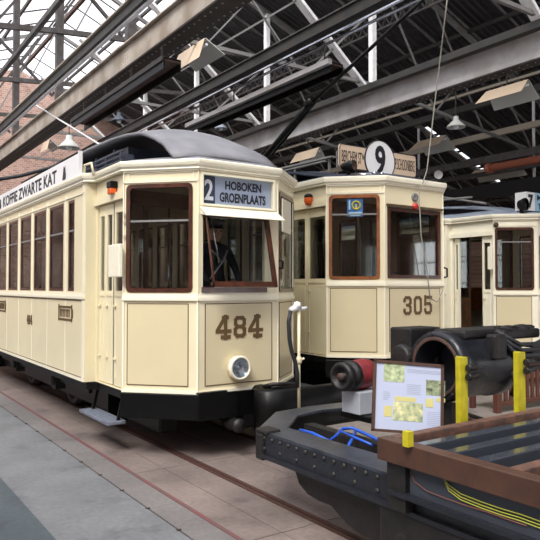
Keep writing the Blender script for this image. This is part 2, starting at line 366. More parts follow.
# ------------------------------------------------------------------ tram
def tram(cx, yf, label, hc=.47, hw=1.02, fd=.50, fl_=None, z0=.65, dz=0, L=9.7, wood='wood', roofm='roof', deckm='roof', creamk='cream', kind=484):
    R = thing('tram', label, 'tram', (cx, yf, 0))
    Z = lambda z: z+dz
    zt = Z(2.88)                       # top of walls under the cornice
    hs = hw+.10                        # half width of the saloon
    y1, y2 = 1.45, L-1.45
    fl = Z(.84)
    # plan facets, front end (left corner, centre, right corner)
    fdl = fl_ or fd
    lc = Facet((-hw, fdl), (-hc, 0)); ce = Facet((-hc, 0), (hc, 0)); rc = Facet((hc, 0), (hw, fd))
    ld = Facet((-hw+.02, y1), (-hw+.02, fdl)); rd = Facet((hw-.02, fd), (hw-.02, y1))
    ls = Facet((-hs, y2), (-hs, y1)); rs = Facet((hs, y1), (hs, y2))
    # rear end
    blc = Facet((-hc, L), (-hw, L-fd)); bce = Facet((hc, L), (-hc, L)); brc = Facet((hw, L-fd), (hc, L))
    bld = Facet((-hw+.02, L-fd), (-hw+.02, y2)); brd = Facet((hw-.02, y2), (hw-.02, L-fd))
    zs, zw = Z(1.65), Z(2.72)
    body = MB(); base = Z(.65)
    wl = (.045, lc.L-.075)
    for f in (lc, rc, blc, brc):
        a, b = (wl if f in (lc, blc) else (lc.L-wl[1], lc.L-wl[0]))
        f.wall(body, base, zt, [(a, b, zs, zw)])
    if kind == 484: cw = (.045, 2*hc-.16, Z(1.67), Z(2.42))
    else: cw = (.045, 2*hc-.06, zs+.01, Z(2.58))
    ch = [cw]
    if kind == 484: ch.append((.035, 2*hc-.06, Z(2.52), Z(2.82)))
    ce.wall(body, base, zt, ch); bce.wall(body, base, zt, [(.05, 2*hc-.05, zs, Z(2.42))])
    dh = (.06, ld.L-.04, Z(.66), Z(2.60))
    for f in (ld, bld): f.wall(body, base, zt, [dh])
    for f in (rd, brd): f.wall(body, base, zt, [(.12, f.L-.12, zs, zw)])
    # side walls
    wins = [(1.83, 2.07)]+[(2.25+.765*k, 2.25+.765*k+.61) for k in range(7)]+[(L-2.07, L-1.83)]
    wins = [w for w in wins if w[1] < y2-.05 and not (w[0] < L-1.83 < w[1]-.3)]
    hl = [(y2-w[1], y2-w[0], zs, zw) for w in wins]; hr = [(w[0]-y1, w[1]-y1, zs, zw) for w in wins]
    ls.wall(body, base, zt, hl); rs.wall(body, base, zt, hr)
    # returns between saloon and platform
    for sx in (-1, 1):
        for yy in (y1, y2): body.box(min(sx*hs, sx*(hw-.07)), max(sx*hs, sx*(hw-.07)), yy-.02, yy+.02, base, zt)
    B = body.build('body', creamk, R)
    # mouldings: corner posts, belts, foot bead, top rail
    tr = MB()
    for f in (lc, ce, rc, rs, ls, rd):
        f.box(tr, -.004, f.L+.004, Z(1.565), Z(1.60), 0, .022); f.box(tr, 0, f.L, Z(1.60), Z(1.635), 0, .010)
        f.box(tr, -.003, f.L+.003, base, base+.03, 0, .016)
        f.box(tr, 0, f.L, Z(2.745), Z(2.76), 0, .012) if f is not ce else None
        f.box(tr, 0, f.L, Z(2.85), Z(2.88), 0, .02)
    for f, us in ((lc, (0, lc.L)), (rc, (0, rc.L)), (ls, (0, .05, ls.L-.05, ls.L-.001)), (rs, (0, rs.L))):
        for u in us: f.box(tr, u-.018 if u else u, u+.018 if u < f.L-.01 else u, base, Z(1.56), 0, .012); f.box(tr, u-.012 if u else u, u+.012 if u < f.L-.01 else u, Z(1.64), Z(2.85), 0, .012)
    for k in range(len(wins)-1):
        yy = (wins[k][1]+wins[k+1][0])/2
        for f, u in ((ls, y2-yy), (rs, yy-y1)): f.box(tr, u-.012, u+.012, Z(1.64), Z(2.8), 0, .010); f.box(tr, u-.006, u+.006, base+.03, Z(1.56), 0, .003)
    tr.build('moulding', 'cream_pale' if creamk == 'cream' else creamk, R)
    # thin brown waist line on the sides
    m = MB()
    for f in (ls, rs): f.box(m, 0, f.L, Z(1.545), Z(1.555), 0, .006); f.box(m, 0, f.L, base+.035, base+.043, 0, .006)
    m.build('side_lining', 'brown_line', R)
    lined_panel(lc, .055, lc.L-.11, Z(.73), Z(1.53), R); lined_panel(rc, .085, rc.L-.075, Z(.73), Z(1.53), R)
    lined_panel(ce, .075, ce.L-.075, Z(.73), Z(1.53), R)
    for f in (lc, rc):
        m = MB(); f.ring(m, .05, f.L-.05, Z(2.765), Z(2.845), .01, 0, .008, .003); m.build('fascia_moulding', 'cream_pale', R)
    # corner windows
    window(lc, wl[0]-.01, wl[1]+.012, zs-.005, zw+.01, R, wood, .04, Z(2.36) if kind == 484 else Z(2.48), .012, .05)
    window(rc, lc.L-wl[1]-.012, lc.L-wl[0]+.01, zs-.005, zw+.01, R, wood, .04, Z(2.36), .012, .05)
    for f in (blc, brc): window(f, .04, f.L-.04, zs-.005, zw+.01, R, wood, .04, None, .012, .05)
    window(bce, .04, 2*hc-.04, zs, Z(2.43), R, wood, .04, None, .01, .04)
    window(rd, .115, rd.L-.115, zs, zw, R, wood, .035, Z(2.36))
    # side windows
    for h in hl: window(ls, h[0], h[1], h[2], h[3], R, wood, .034, Z(2.36), -.003, .015, 'side_window')
    for h in hr: window(rs, h[0], h[1], h[2], h[3], R, wood, .034, Z(2.36), -.003, .015, 'side_window')
    # folding doors
    def leaf(f, u0, u1, o0, o1, nwin=1):
        m = MB(); m2 = MB()
        a = f.P(u0, 0, o0); b = f.P(u1, 0, o1); g = Facet((a.x, a.y), (b.x, b.y)); wdt = g.L
        k = wdt/nwin
        g.wall(m, Z(.67), Z(2.59), [(i*k+.04, (i+1)*k-.04, Z(1.66), Z(2.48)) for i in range(nwin)], .03)
        for i in range(nwin):
            g.box(m, i*k+.03, (i+1)*k-.03, Z(1.60), Z(1.625), 0, .008); g.box(m2, i*k+.035, (i+1)*k-.035, Z(1.65), Z(2.49), -.017, -.013)
            g.box(m, i*k+.035, i*k+.047, Z(.75), Z(1.56), 0, .006); g.box(m, (i+1)*k-.047, (i+1)*k-.035, Z(.75), Z(1.56), 0, .006)
            for zz in (.95, 1.5): m.bar(g.P(i*k+.02, Z(zz), .012), g.P(i*k+.07, Z(zz), .012), .02, .02)
        d = m.build('door_leaf', creamk, R); m2.build('pane', 'glass', d); return d
    if kind == 484:
        leaf(ld, .065, .27, -.02, -.02, 1); leaf(ld, .275, .475, -.02, -.03, 1); leaf(ld, .525, .83, -.02, -.02, 1)
        q_ = MB(); ld.box(q_, .475, .525, Z(.67), Z(2.59), -.05, -.03); q_.build('door_gap_shade', 'hose', R)  # dark strip standing in for the shaded gap between the leaves
    elif kind == 305:
        leaf(ld, .07, .46, -.03, -.03, 1); leaf(ld, .47, .90, -.03, -.03, 1)
    else:
        leaf(ld, .07, .20, -.04, -.02, 1); leaf(ld, .70, .905, -.02, -.02, 1)
    m = MB(); ld.box(m, .0, ld.L, Z(2.60), Z(2.68), 0, .03); m.build('door_header', creamk, R)
    # floor, inner ceiling, bulkheads, benches
    m = MB(); m.poly([(-hw+.06, fdl, fl), (-hc+.04, .06, fl), (hc-.04, .06, fl), (hw-.06, fd, fl), (hw-.06, L-fd, fl), (hc, L-.06, fl), (-hc, L-.06, fl), (-hw+.06, L-fd, fl)])
    m.build('interior_floor', 'interior', R, solid=.04)
    m = MB(); zc = Z(2.86); m.poly([(-hw+.06, fdl, zc), (-hc+.04, .06, zc), (hc-.04, .06, zc), (hw-.06, fd, zc), (hw-.06, L-fd, zc), (hc, L-.06, zc), (-hc, L-.06, zc), (-hw+.06, L-fd, zc)])
    m.build('interior_ceiling', 'inside_ceiling', R, solid=.03)
    for yy in (y1+.05, y2-.05):
        f = Facet((-hw, yy), (hw, yy)); W = f.L; m = MB()
        f.wall(m, fl, Z(2.84), [(.06, W/2-.39, Z(1.5), Z(2.66)), (W/2-.34, W/2+.34, fl+.02, Z(2.66)), (W/2+.39, W-.06, Z(1.5), Z(2.66))], .04)
        bk = m.build('bulkhead', 'interior', R)
        g = MB(); f.box(g, .05, W/2-.38, Z(1.5), Z(2.66), -.022, -.018); g.build('pane', 'glass', bk); g = MB(); f.box(g, W/2+.38, W-.05, Z(1.5), Z(2.66), -.022, -.018); g.build('pane', 'glass', bk)
    for sx in (-1, 1):
        m = MB()
        xa, xb = sorted((sx*(hs-.06), sx*(hs-.5)))
        m.box(xa, xb, y1+.3, y2-.3, fl+.38, fl+.43)
        xc, xd_ = sorted((sx*(hs-.06), sx*(hs-.11))); m.box(xc, xd_, y1+.3, y2-.3, fl+.43, fl+.85)
        for k in range(6):
            yy = y1+.4+k*(y2-y1-.8)/5; m.box(xa, xb, yy-.02, yy+.02, fl+.02, fl+.38)
        m.build('bench_seat', 'wood_light', R)
    for yy in (2.6, 4.2, 5.8, 7.2):
        for sx in (-.45, .45):
            m = MB(); m.tube([(sx, yy, fl+.02), (sx, yy, Z(2.84))], .016, 8); m.build('grab_pole', 'chrome', R)
    # driver's controller
    m = MB(); m.lathe([(0, 0), (.13, 0), (.13, .75), (.15, .76), (.15, .80), (.09, .84), (.03, .85), (.03, .9), (0, .9)], (-.02, .42, fl+.01), n=20)
    m.bar((-.02, .42, fl+.9), (.12, .34, fl+.9), .03, .025); m.build('controller', 'blackd', R)
    m = MB(); m.tube([(.33, .36, fl+.01), (.33, .36, fl+.8)], .02, 8)
    m.tube([(.33+.15*math.cos(t), .36+.15*math.sin(t), fl+.82) for t in [2*PI*k/20 for k in range(20)]], .012, 8, closed=True)
    for k in range(3): m.bar((.33, .36, fl+.81), (.33+.15*math.cos(k*2.09), .36+.15*math.sin(k*2.09), fl+.82), .014, .014)
    m.build('brake_wheel', 'chrome', R)
    # cornice ring around the plan
    def ringpts(e): 
        return [(-hs-e, y1-.02-e*.2), (-hw-e, y1-.1), (-hw-e, fdl-e*.45), (-hc-e*.5, -e), (hc+e*.5, -e), (hw+e, fd-e*.45), (hw+e, y1-.1), (hs+e, y1-.02-e*.2), (hs+e, y2+.02), (hw+e, y2+.1), (hw+e, L-fd+e*.45), (hc+e*.5, L+e), (-hc-e*.5, L+e), (-hw-e, L-fd+e*.45), (-hw-e, y2+.1), (-hs-e, y2+.02)]
    prof = [(.0, 2.86), (.035, 2.87), (.03, 2.885), (.05, 2.905), (.058, 2.93), (.058, 2.952), (.045, 2.962), (-.02, 2.97)]
    if kind == 305: prof = [(0, 2.86), (.03, 2.87), (.03, 2.885), (.05, 2.9), (.055, 2.93), (.055, 2.955), (.04, 2.965), (-.02, 2.97)]
    m = MB(); rows = []
    for e, z in prof:
        pts = [(x, y, Z(z)) for x, y in ringpts(e)]; rows.append(pts+[pts[0]])
    m.grid(rows, False); bmesh.ops.remove_doubles(m.bm, verts=m.bm.verts[:], dist=1e-5)
    m.build('cornice', 'cream_pale' if creamk == 'cream' else creamk, R)
    # lower roof, rises from cornice to foot of clerestory
    m = MB(); rows = []
    for e, z in ((.0, 2.965), (-.12, 3.01), (-.3, 3.06), (-.46, 3.10)):
        pts = []
        for x, y in ringpts(0):
            k = (hs+e)/hs
            ym = L/2; yk = (L/2+e*.9)/(L/2)
            pts.append((x*k, ym+(y-ym)*yk, Z(z)))
        rows.append(pts+[pts[0]])
    m.grid(rows, True)
    m.poly([p for p in rows[-1][:-1]])
    m.build('lower_roof', roofm, R)
    # clerestory side walls with louvre rails
    m = MB(); m.box(-.5, .5, 1.75 if kind == 484 else 2.0, L-(1.75 if kind == 484 else 2.0), Z(3.02), Z(3.40 if kind == 484 else (3.28 if kind == 305 else 3.18)))
    for sx in (-1, 1):
        for zz in ((3.14, 3.22, 3.30, 3.38) if kind == 484 else (3.12, 3.17)): m.box(min(sx*.5, sx*.53), max(sx*.5, sx*.53), 2.0, L-2.0, Z(zz), Z(zz)+.018)
        for k in range(9): m.box(min(sx*.5, sx*.54), max(sx*.5, sx*.54), 2.1+k*.66, 2.14+k*.66, Z(3.1), Z(3.42 if kind == 484 else 3.2))
    m.build('clerestory', 'roof_dark', R)
    # upper deck, arched, sweeping down at the ends
    if kind == 484: pr = [(.16, 2.99), (.25, 3.05), (.42, 3.17), (.63, 3.27), (.85, 3.35), (1.05, 3.40), (1.45, 3.46), (1.93, 3.50), (2.8, 3.53)]
    elif kind == 305: pr = [(.85, 3.0), (.95, 3.06), (1.1, 3.10), (1.3, 3.14), (1.5, 3.18), (1.8, 3.25), (2.3, 3.32), (2.8, 3.36)]
    else: pr = [(.35, 2.98), (.6, 3.06), (1.0, 3.13), (1.5, 3.2), (1.93, 3.24), (2.8, 3.28)]
    pr = pr+[(L-y, z) for y, z in reversed(pr)]
    m = MB(); rows = []; wd = .64
    for y, z in pr:
        row = []
        for i in range(13):
            t = -1+2*i/12
            yy = y+(.05*t*t if y < 1 else (-.05*t*t if y > L-1 else 0))
            row.append((wd*t, yy, Z(z)+(.10 if kind == 484 else .06)*(1-t*t)*min(1, (min(y, L-y)+.6)/1.6)))
        rows.append(row)
    m.grid(rows); m.build('upper_roof', deckm, R, solid=.035)
    # underframe
    m = MB()
    def skirt(e, za, zb):
        pts = [(x, y) for x, y in ringpts(e)]
        mm = [Vector((x, y, Z(za))) for x, y in pts]
        m.prism([(x, y, Z(za)) for x, y in pts], (0, 0, zb-za))
    skirt(-.02, .57, .65)
    m.build('underframe', 'black', R)
    m = MB(); 
    fr = [(-hw-.0, fdl), (-hc, 0), (hc, 0), (hw, fd)]
    for a, b in zip(fr, fr[1:]):
        f = Facet(a, b); f.box(m, -.01, f.L+.01, Z(.645 if kind == 484 else .62), Z(.40), .0, .03)
    m.build('bumper_skirt', 'black', R, bevel=.006)
    for sx in (-1, 1):
        m = MB(); x = sx*.72
        m.bar((x, 2.4, .42), (x, L-2.4, .42), .05, .12); m.bar((x, 2.1, .62), (x, L-2.1, .62), .06, .1)
        for yy in (2.6, 3.1, 3.7, 4.4, 5.3, 6.0, 6.6, 7.1): m.box(x-.03, x+.03, yy-.04, yy+.04, .4, .62+dz)
        m.build('truck_frame', 'blackd', R)
        for yc in (L/2-1.15, L/2+1.15):
            m = MB(); m.box(x+sx*.02-.07, x+sx*.02+.07, yc-.1, yc+.1, .26, .5); m.lathe([(0, 0), (.08, 0), (.07, .05), (0, .06)], (x+sx*.08, yc, .38), (sx, 0, 0), 14)
            m.build('axle_box', 'blackd', R)
            m = MB()
            for k in range(5): m.tube([(x+sx*.03, yc-.45+k*.05, .60-k*.02), (x+sx*.03, yc, .52-k*.022), (x+sx*.03, yc+.45-k*.05, .60-k*.02)], .012, 6)
            for d in (-.32, .32):
                m.tube([(x+sx*.04+.04*math.cos(a*1.2), yc+d+.04*math.sin(a*1.2), .42+a*.0045) for a in range(40)], .008, 6)
            m.build('spring', 'steel_dark', R)
    for yc in (L/2-1.15, L/2+1.15):
        m = MB(); m.cyl((-.6, yc, .38), (.6, yc, .38), .05, 12)
        ax = m.build('axle', 'blackd', R)
        for sx in (-1, 1):
            m = MB(); m.lathe([(0, 0), (.1, 0), (.1, .02), (.3, .02), (.3, -.02), (.41, -.02), (.41, .01), (.38, .02), (.37, .09), (.3, .09), (.3, .05), (.1, .05), (0, .05)], (sx*.455, yc, .38), (sx, 0, 0), 28)
            m.build('wheel', 'steel_dark', ax)
    m = MB()
    for yy in (1.7, L-1.75):
        m = MB(); m.box(-.75, .75, yy, yy+.04, .12, .6); m.build('light_block_board', 'black', R)  # black cross boards added under the floor to block light
    for sx in (-.56, .56):
        m = MB(); m.box(sx-.02, sx+.02, 1.8, L-1.8, .16, .6); m.build('light_block_side', 'black', R)  # long boards added on both sides to darken the space beneath
    m = MB(); m.box(-.65, -.45, .5, 1.5, .2, .5); m.box(.3, .7, .4, 1.3, .15, .5); m.box(-.35, .2, .7, 1.4, .25, .5); m.build('sand_box', 'black', R, bevel=.02)
    m = MB(); m.box(-.3, .3, L/2-.5, L/2+.5, .25, .6); m.build('traction_motor', 'blackd', R, bevel=.04)
    return R, dict(lc=lc, ce=ce, rc=rc, ld=ld, ls=ls, rd=rd, Z=Z, hw=hw, hs=hs, hc=hc, L=L, y1=y1, y2=y2, fl=fl)

# ================================================================== TRAM 484
T1, g = tram(3.45, 5.57, 'cream tram with number 484 and the HOBOKEN GROENPLAATS blind, nearest on the left', kind=484, fl_=.58, fd=.47)
lc, ce, ls, ld, rc, rd = g['lc'], g['ce'], g['ls'], g['ld'], g['rc'], g['rd']
# destination box
m = MB(); ce.ring(m, .02, 2*.47-.035, 2.505, 2.835, .022, -.03, .02, .004); db = m.build('destination_box', 'cream_pale', T1)
m = MB(); ce.box(m, .035, 2*.47-.06, 2.52, 2.82, -.04, -.03); m.build('destination_blind', 'signblue', db)
m = MB(); ce.box(m, .045, .195, 2.535, 2.81, -.03, -.026); m.build('number_field', 'navy', db)
m = MB(); ce.box(m, .04, 2*.47-.055, 2.53, 2.815, -.0, .002); m.build('pane', 'signglass', db)
text('route_number', '2', 'white', db, (-.47+.125, .026, 2.672), (1, 0, 0), (0, 0, 1), .21, .10, .002, .02)
text('blind_lettering', 'HOBOKEN', 'ink', db, (.065, .029, 2.735), (1, 0, 0), (0, 0, 1), .092, .44, .002, .035)
text('blind_lettering', 'GROENPLAATS', 'ink', db, (.06, .029, 2.61), (1, 0, 0), (0, 0, 1), .10, .56, .002, .035)
# sun visor
m = MB(); m.hexa([(-.47, -.16, 2.395), (.465, -.16, 2.395), (.465, -.15, 2.39), (-.47, -.15, 2.39), (-.455, -.0, 2.50), (.46, 0, 2.50), (.46, .01, 2.485), (-.455, .01, 2.485)])
for sx in (-.45, .46): m.poly([(sx, 0, 2.49), (sx, -.15, 2.39), (sx, 0, 2.42)])
m.build('sun_visor', 'cream_pale', T1)
# tilted windscreen hinged at the top
wf = MB(); H0 = Vector((0, -.01, 2.43)); dn = Vector((0, -.17, -.74)).normalized(); Ls = .755
def tp(x, s_, o): return Vector((x, 0, 0))+H0+dn*s_+Vector((0, dn.z, -dn.y))*o
xa, xb, w_ = -.41, .335, .045
for (a, b, c, d) in ((xa, xa+.012, 0, Ls), (xb-w_, xb, 0, Ls), (xa, xb, 0, w_), (xa, xb, Ls-w_-.01, Ls)):
    wf.hexa([tp(a, d, 0), tp(b, d, 0), tp(b, d, .03), tp(a, d, .03), tp(a, c, 0), tp(b, c, 0), tp(b, c, .03), tp(a, c, .03)])
ws = wf.build('windscreen', 'wood', T1)
wf = MB(); wf.hexa([tp(xa+.04, Ls-.04, .01), tp(xb-.04, Ls-.04, .01), tp(xb-.04, Ls-.04, .015), tp(xa+.04, Ls-.04, .015), tp(xa+.04, .04, .01), tp(xb-.04, .04, .01), tp(xb-.04, .04, .015), tp(xa+.04, .04, .015)])
wf.build('pane', 'glass', ws)
wf = MB(); wf.tube([tp(xa+.08, .05, -.02), tp(xa+.11, .5, -.02)], .008, 6); wf.build('wiper', 'chrome', ws)
m = MB(); ce.box(m, .03, .80, 1.645, 1.70, -.03, .02); m.build('window_sill', 'wood', T1)
digits('fleet_number', '484', T1, (0, -.006, 1.295), (1, 0, 0), .225, wscale=1.12)
# headlamp
m = MB(); m.lathe([(.098, .03), (.100, .085), (.118, .085), (.124, .07), (.118, 0), (0, 0)], (-.035, -.004, .885), (0, -1, 0), 32)
hlp = m.build('headlamp', 'cream_pale', T1)
m = MB(); m.lathe([(.0, .02), (.04, .025), (.075, .045), (.099, .07)], (-.035, -.004, .885), (0, -1, 0), 28); m.lathe([(0, .05), (.02, .045), (.025, .02)], (-.035, -.004, .885), (0, -1, 0), 12); m.build('reflector', 'lens', hlp)
m = MB(); m.lathe([(0, .092), (.05, .088), (.099, .074)], (-.035, -.004, .885), (0, -1, 0), 28); m.build('lens', 'glass', hlp)
# marker lamp, mirror box, door handles, catches
m = MB(); p = ld.P(.60, 2.70, .03); m.box(p.x-.05, p.x+.03, p.y-.07, p.y+.06, 2.73, 2.80); mk = m.build('marker_lamp', 'black', T1, bevel=.01)
m = MB(); m.box(p.x-.045, p.x+.02, p.y-.06, p.y+.05, 2.665, 2.73); m.build('lens', 'orange', mk, bevel=.012)
m = MB(); m.box(-1.095, -1.055, .50, .80, 1.80, 2.13); m.build('mirror_box', 'cream_pale', T1, bevel=.008)
m = MB()
for zz in (1.75, 1.87, 2.2, 2.35, 2.42): m.bar(lc.P(.02, zz, .02), lc.P(.02, zz+.03, .03), .02, .02)
m.build('catch', 'cream_pale', T1)
m = MB(); m.tube([rc.P(.05, 1.98, .01), rc.P(.05, 1.98, .05), rc.P(.05, 1.9, .05), rc.P(.05, 1.9, .01)], .012, 8); m.build('grab_handle', 'black', T1)
# right corner: folded side visor
m = MB(); rc.box(m, .12, .5, 2.30, 2.66, .02, .035); m.build('side_visor', 'cream_pale', T1)
# step
m = MB(); m.box(-1.13, -.93, .70, 1.58, .30, .335); st = m.build('step', 'stepm', T1, bevel=.006)
m = MB()
for yy in (.75, 1.5): m.bar((-1.0, yy, .32), (-.95, yy, .55), .03, .03)
m.build('bracket', 'black', st)
# side advert board with lettering
m = MB(); m.box(-1.165, -1.145, 1.55, 8.2, 2.93, 3.205); m.box(-1.17, -1.13, 1.53, 1.57, 2.9, 3.23); ab = m.build('advert_board', 'white', T1)
text('advert_lettering', 'KOFFIE ZWARTE KAT', 'ink', ab, (-1.166, 3.88, 3.065), (0, -1, 0), (0, 0, 1), .165, 2.95, .003, .018)
def cat(y0):
    m = MB(); x = -1.168
    out = [(0, 0), (.12, 0), (.13, .05), (.11, .09), (.10, .16), (.085, .14), (.06, .14), (.045, .16), (.03, .1), (.02, .06)]
    m.prism([(x, y0-a, 2.98+b) for a, b in out], (-.003, 0, 0)); m.build('cat_emblem', 'ink', ab)
cat(2.15); cat(5.62)
m = MB(); m.box(-.56, -.54, 1.5, 8, 3.1, 3.12)
for k in range(3): m.tube([(-1.0, .95+k*.0, 3.02), (-1.0, .95, 3.04)], .01, 6)
m.build('roof_fixing', 'roof_dark', T1)
# roof-edge rack rails seen beside the board
m = MB()
for zz in (3.02, 3.07, 3.12): m.tube([(-.96, .75, zz), (-.99, 2.6, zz+.0)], .012, 6)
for yy in (.78, 1.2, 1.7): m.bar((-.97, yy, 2.98), (-.97, yy, 3.13), .02, .02)
m.box(-.94, -.8, .85, 1.2, 3.0, 3.11)
m.build('resistor_rack', 'roof_dark', T1)
m = MB(); m.tube([(-1.12, 1.5, 2.96), (-1.14, 1.42, 3.05), (-1.14, 1.2, 3.04), (-1.12, 1.18, 2.9)], .014, 8); m.build('gutter_pipe', 'cream', T1)
m = MB(); m.ball((-.55, .25, 3.03), .03, 1.6, 1, .6); m.build('roof_bolt', 'steel_dark', T1)
# side fleet number and lettering plates
digits('side_number', '484', T1, (-1.123, 3.80, 1.24), (0, -1, 0), .13, stroke=2.2)
for yc, s_ in ((2.15, 1), (5.55, .9)):
    m = MB(); x = -1.124
    def q(a0, a1, z0_, z1_): m.box(x-.003, x, yc-a1*s_, yc-a0*s_, z0_, z1_)
    q(-.25, .25, 1.45, 1.475); q(-.25, .25, 1.30, 1.325); q(-.27, -.235, 1.29, 1.49); q(.235, .27, 1.29, 1.49); q(.27, .30, 1.34, 1.44)
    for k in range(7): q(-.2+k*.058, -.175+k*.058, 1.34, 1.435); q(-.2+k*.058, -.165+k*.058, 1.42, 1.435)
    m.build('maker_plate', 'brown', T1)
# bumper fender and curved guard in front, right
m = MB(); ce.box(m, -.03, .42, .40, .655, .03, .06); ce.box(m, -.03, .30, .655, .672, .0, .06); m.build('fender_plate', 'black', T1, bevel=.008)
m = MB(); pts = [(.28, -.04), (.15, -.08), (.07, -.18), (.06, -.30), (.12, -.38), (.3, -.41), (.7, -.42), (1.25, -.42)]
rows = [[(x, y, .27) for x, y in pts], [(x, y, .66) for x, y in pts], [(x+.02, y+.05, .68) for x, y in pts], [(x+.04, y+.10, .66) for x, y in pts]]
m.grid(rows); m.build('curved_guard', 'black', T1, solid=.02)
m = MB(); m.lathe([(0, 0), (.05, 0), (.07, .1), (.06, .2), (.07, .24), (.07, .27), (0, .28)], (-.10, .10, .33), (0, -1, 0), 16); m.build('coupler', 'blackd', T1)
m = MB(); m.tube([(.16, -.2, .70), (.2, -.3, .73), (.5, -.3, .71)], .02, 8); m.box(.2, .32, -.3, -.15, .66, .70); m.build('guard_lever', 'blackd', T1)
# hose stanchion
sb = onY(299, 408, 5.02); st_ = onY(298, 309, 5.02); lx, ly = sb.x-3.45, 5.02-5.57
m = MB(); m.tube([(lx, ly, .45), (lx, ly, 1.50)], .016, 10); m.lathe([(.02, 0), (.03, .01), (.03, .05), (.02, .07)], (lx, ly, .95), n=12); m.tube([(lx, ly, .98), (lx+.05, ly-.02, 1.0)], .012, 8)
hs_ = m.build('hose_stanchion', 'cream', T1)
m = MB(); m.tube([(lx-.11, ly, 1.475), (lx-.03, ly, 1.50), (lx+.05, ly, 1.485), (lx+.10, ly, 1.50)], [.022, .034, .018, .01], 10); m.lathe([(.0, .06), (.03, .05), (.045, 0), (.0, -.01)], (lx-.02, ly, 1.50), n=12); m.build('tap', 'white', hs_)
m = MB(); hp = [(lx-.10, ly, 1.47), (lx-.125, ly, 1.36), (lx-.115, ly, 1.2), (lx-.09, ly, 1.08), (lx-.05, ly, .98), (lx-.02, ly, .86), (lx-.02, ly, .72)]; m.tube(hp, .021, 10); m.build('hose', 'hose', hs_)

# ================================================================== TRAM 305
T2, g2 = tram(6.335, 5.85, 'cream tram with number 305 and a round 9 route disc, in the middle', hc=.545, hw=1.08, fd=.52, dz=.15, wood='wood_light', roofm='roof_dark', deckm='roof_dark', kind=305)
lc, ce, ls, ld, rc = g2['lc'], g2['ce'], g2['ls'], g2['ld'], g2['rc']
wd2 = window(ce, .04, 1.09-.055, 1.81, 2.72, T2, 'wood', .045, None, .012, .008)
m = MB(); ce.box(m, .02, 1.07, 2.735, 2.76, 0, .03); m.build('window_hood', 'brown_line', T2)
digits('fleet_number', '305', T2, (.04, -.006, 1.46), (1, 0, 0), .25, wscale=1.02, stroke=2.5)
m = MB(); m.lathe([(0, .02), (.03, .02), (.05, .03), (.055, .0)], (-.01, 0, 2.88), (0, -1, 0), 20); m.build('vent', 'steel_mid', T2)
m = MB(); m.lathe([(0, .05), (.035, .045), (.045, 0)], (-.01, -.0, 2.755), (0, -1, 0), 14); m.build('tail_lamp', 'red', T2)
m = MB(); p = ld.P(.60, 2.86, .03); m.ball((p.x-.02, p.y, 2.90), .06, 1, 1, .7); mk = m.build('marker_lamp', 'black', T2)
m = MB(); m.lathe([(.055, 0), (.06, -.06), (.04, -.11), (0, -.12)], (p.x-.02, p.y, 2.90), n=16); m.build('lens', 'orange', mk)
m = MB(); lc.box(m, .27, .47, 2.60, 2.83, -.012, -.006); ps = m.build('window_poster', 'poster', T2)
m = MB(); c = lc.P(.385, 2.73, -.003); rr = []
m.tube([lc.P(.385+.05*math.cos(t), 2.745+.05*math.sin(t), -.004) for t in [2*PI*k/24 for k in range(24)]], .012, 6, closed=True); lc.box(m, .375, .395, 2.70, 2.76, -.006, -.001); m.build('emblem', 'yellow', ps)
m = MB(); lc.box(m, .29, .455, 2.64, 2.66, -.006, -.003); lc.box(m, .31, .44, 2.61, 2.625, -.006, -.003); lc.box(m, .29, .31, 2.69, 2.81, -.006, -.003); m.build('print', 'signlight', ps)
m = MB()
m.tube([lc.P(-.02, 2.1, .02), lc.P(-.02, 2.12, .06), lc.P(-.02, 2.3, .06), lc.P(-.02, 2.32, .02)], .014, 8); m.build('grab_handle', 'black', T2)
m = MB(); p = rc.P(.12, 1.95, .03); m.tube([rc.P(.08, 1.83, .01), rc.P(.08, 1.84, .06), rc.P(.08, 1.95, .06), rc.P(.08, 1.97, .01)], .014, 8); m.build('grab_handle', 'black', T2)
# route board with disc
m = MB()
def rr_rect(a, b, c, d, r):
    o = []
    for (cx_, cz, t0) in ((b-r, d-r, 0), (a+r, d-r, PI/2), (a+r, c+r, PI), (b-r, c+r, 1.5*PI)):
        o += [(cx_+r*math.cos(t0+PI/2*k/4), cz+r*math.sin(t0+PI/2*k/4)) for k in range(5)]
    return o
m.prism([(x, .65, z) for x, z in rr_rect(-.74, .74, 3.30, 3.63, .05)], (0, .025, 0)); rb = m.build('route_board', 'tan', T2)
m = MB(); f = Facet((-.74, .65), (.74, .65)); f.ring(m, .0, 1.48, 3.30, 3.63, .012, 0, .004, .05); m.build('border', 'ink', rb)
m = MB(); m.lathe([(0, 0), (.285, 0), (.285, .012), (0, .012)], (0, .65, 3.47), (0, -1, 0), 40, False); m.build('route_disc', 'white', rb)
m = MB(); m.lathe([(.278, .012), (.278, .016), (.292, .016), (.292, 0)], (0, .65, 3.47), (0, -1, 0), 40); m.build('disc_rim', 'ink', rb)
text('route_number', '9', 'ink', rb, (0, .636, 3.47), (1, 0, 0), (0, 0, 1), .43, .20, .003, .028)
text('route_lettering', 'BERCHEM ST', 'ink', rb, (-.52, .649, 3.465), (1, 0, 0), (0, 0, 1), .16, .36, .003, .0)
text('route_lettering', 'N', 'ink', rb, (-.315, .649, 3.49), (1, 0, 0), (0, 0, 1), .08, .03, .003, .01)
text('route_lettering', 'P.SCHOONBEKE', 'ink', rb, (.505, .649, 3.465), (1, 0, 0), (0, 0, 1), .16, .40, .003, -.004)
m = MB()
for x in (-.3, .3): m.bar((x, .69, 3.0), (x, .69, 3.4), .03, .02)
m.build('support', 'steel_dark', rb)
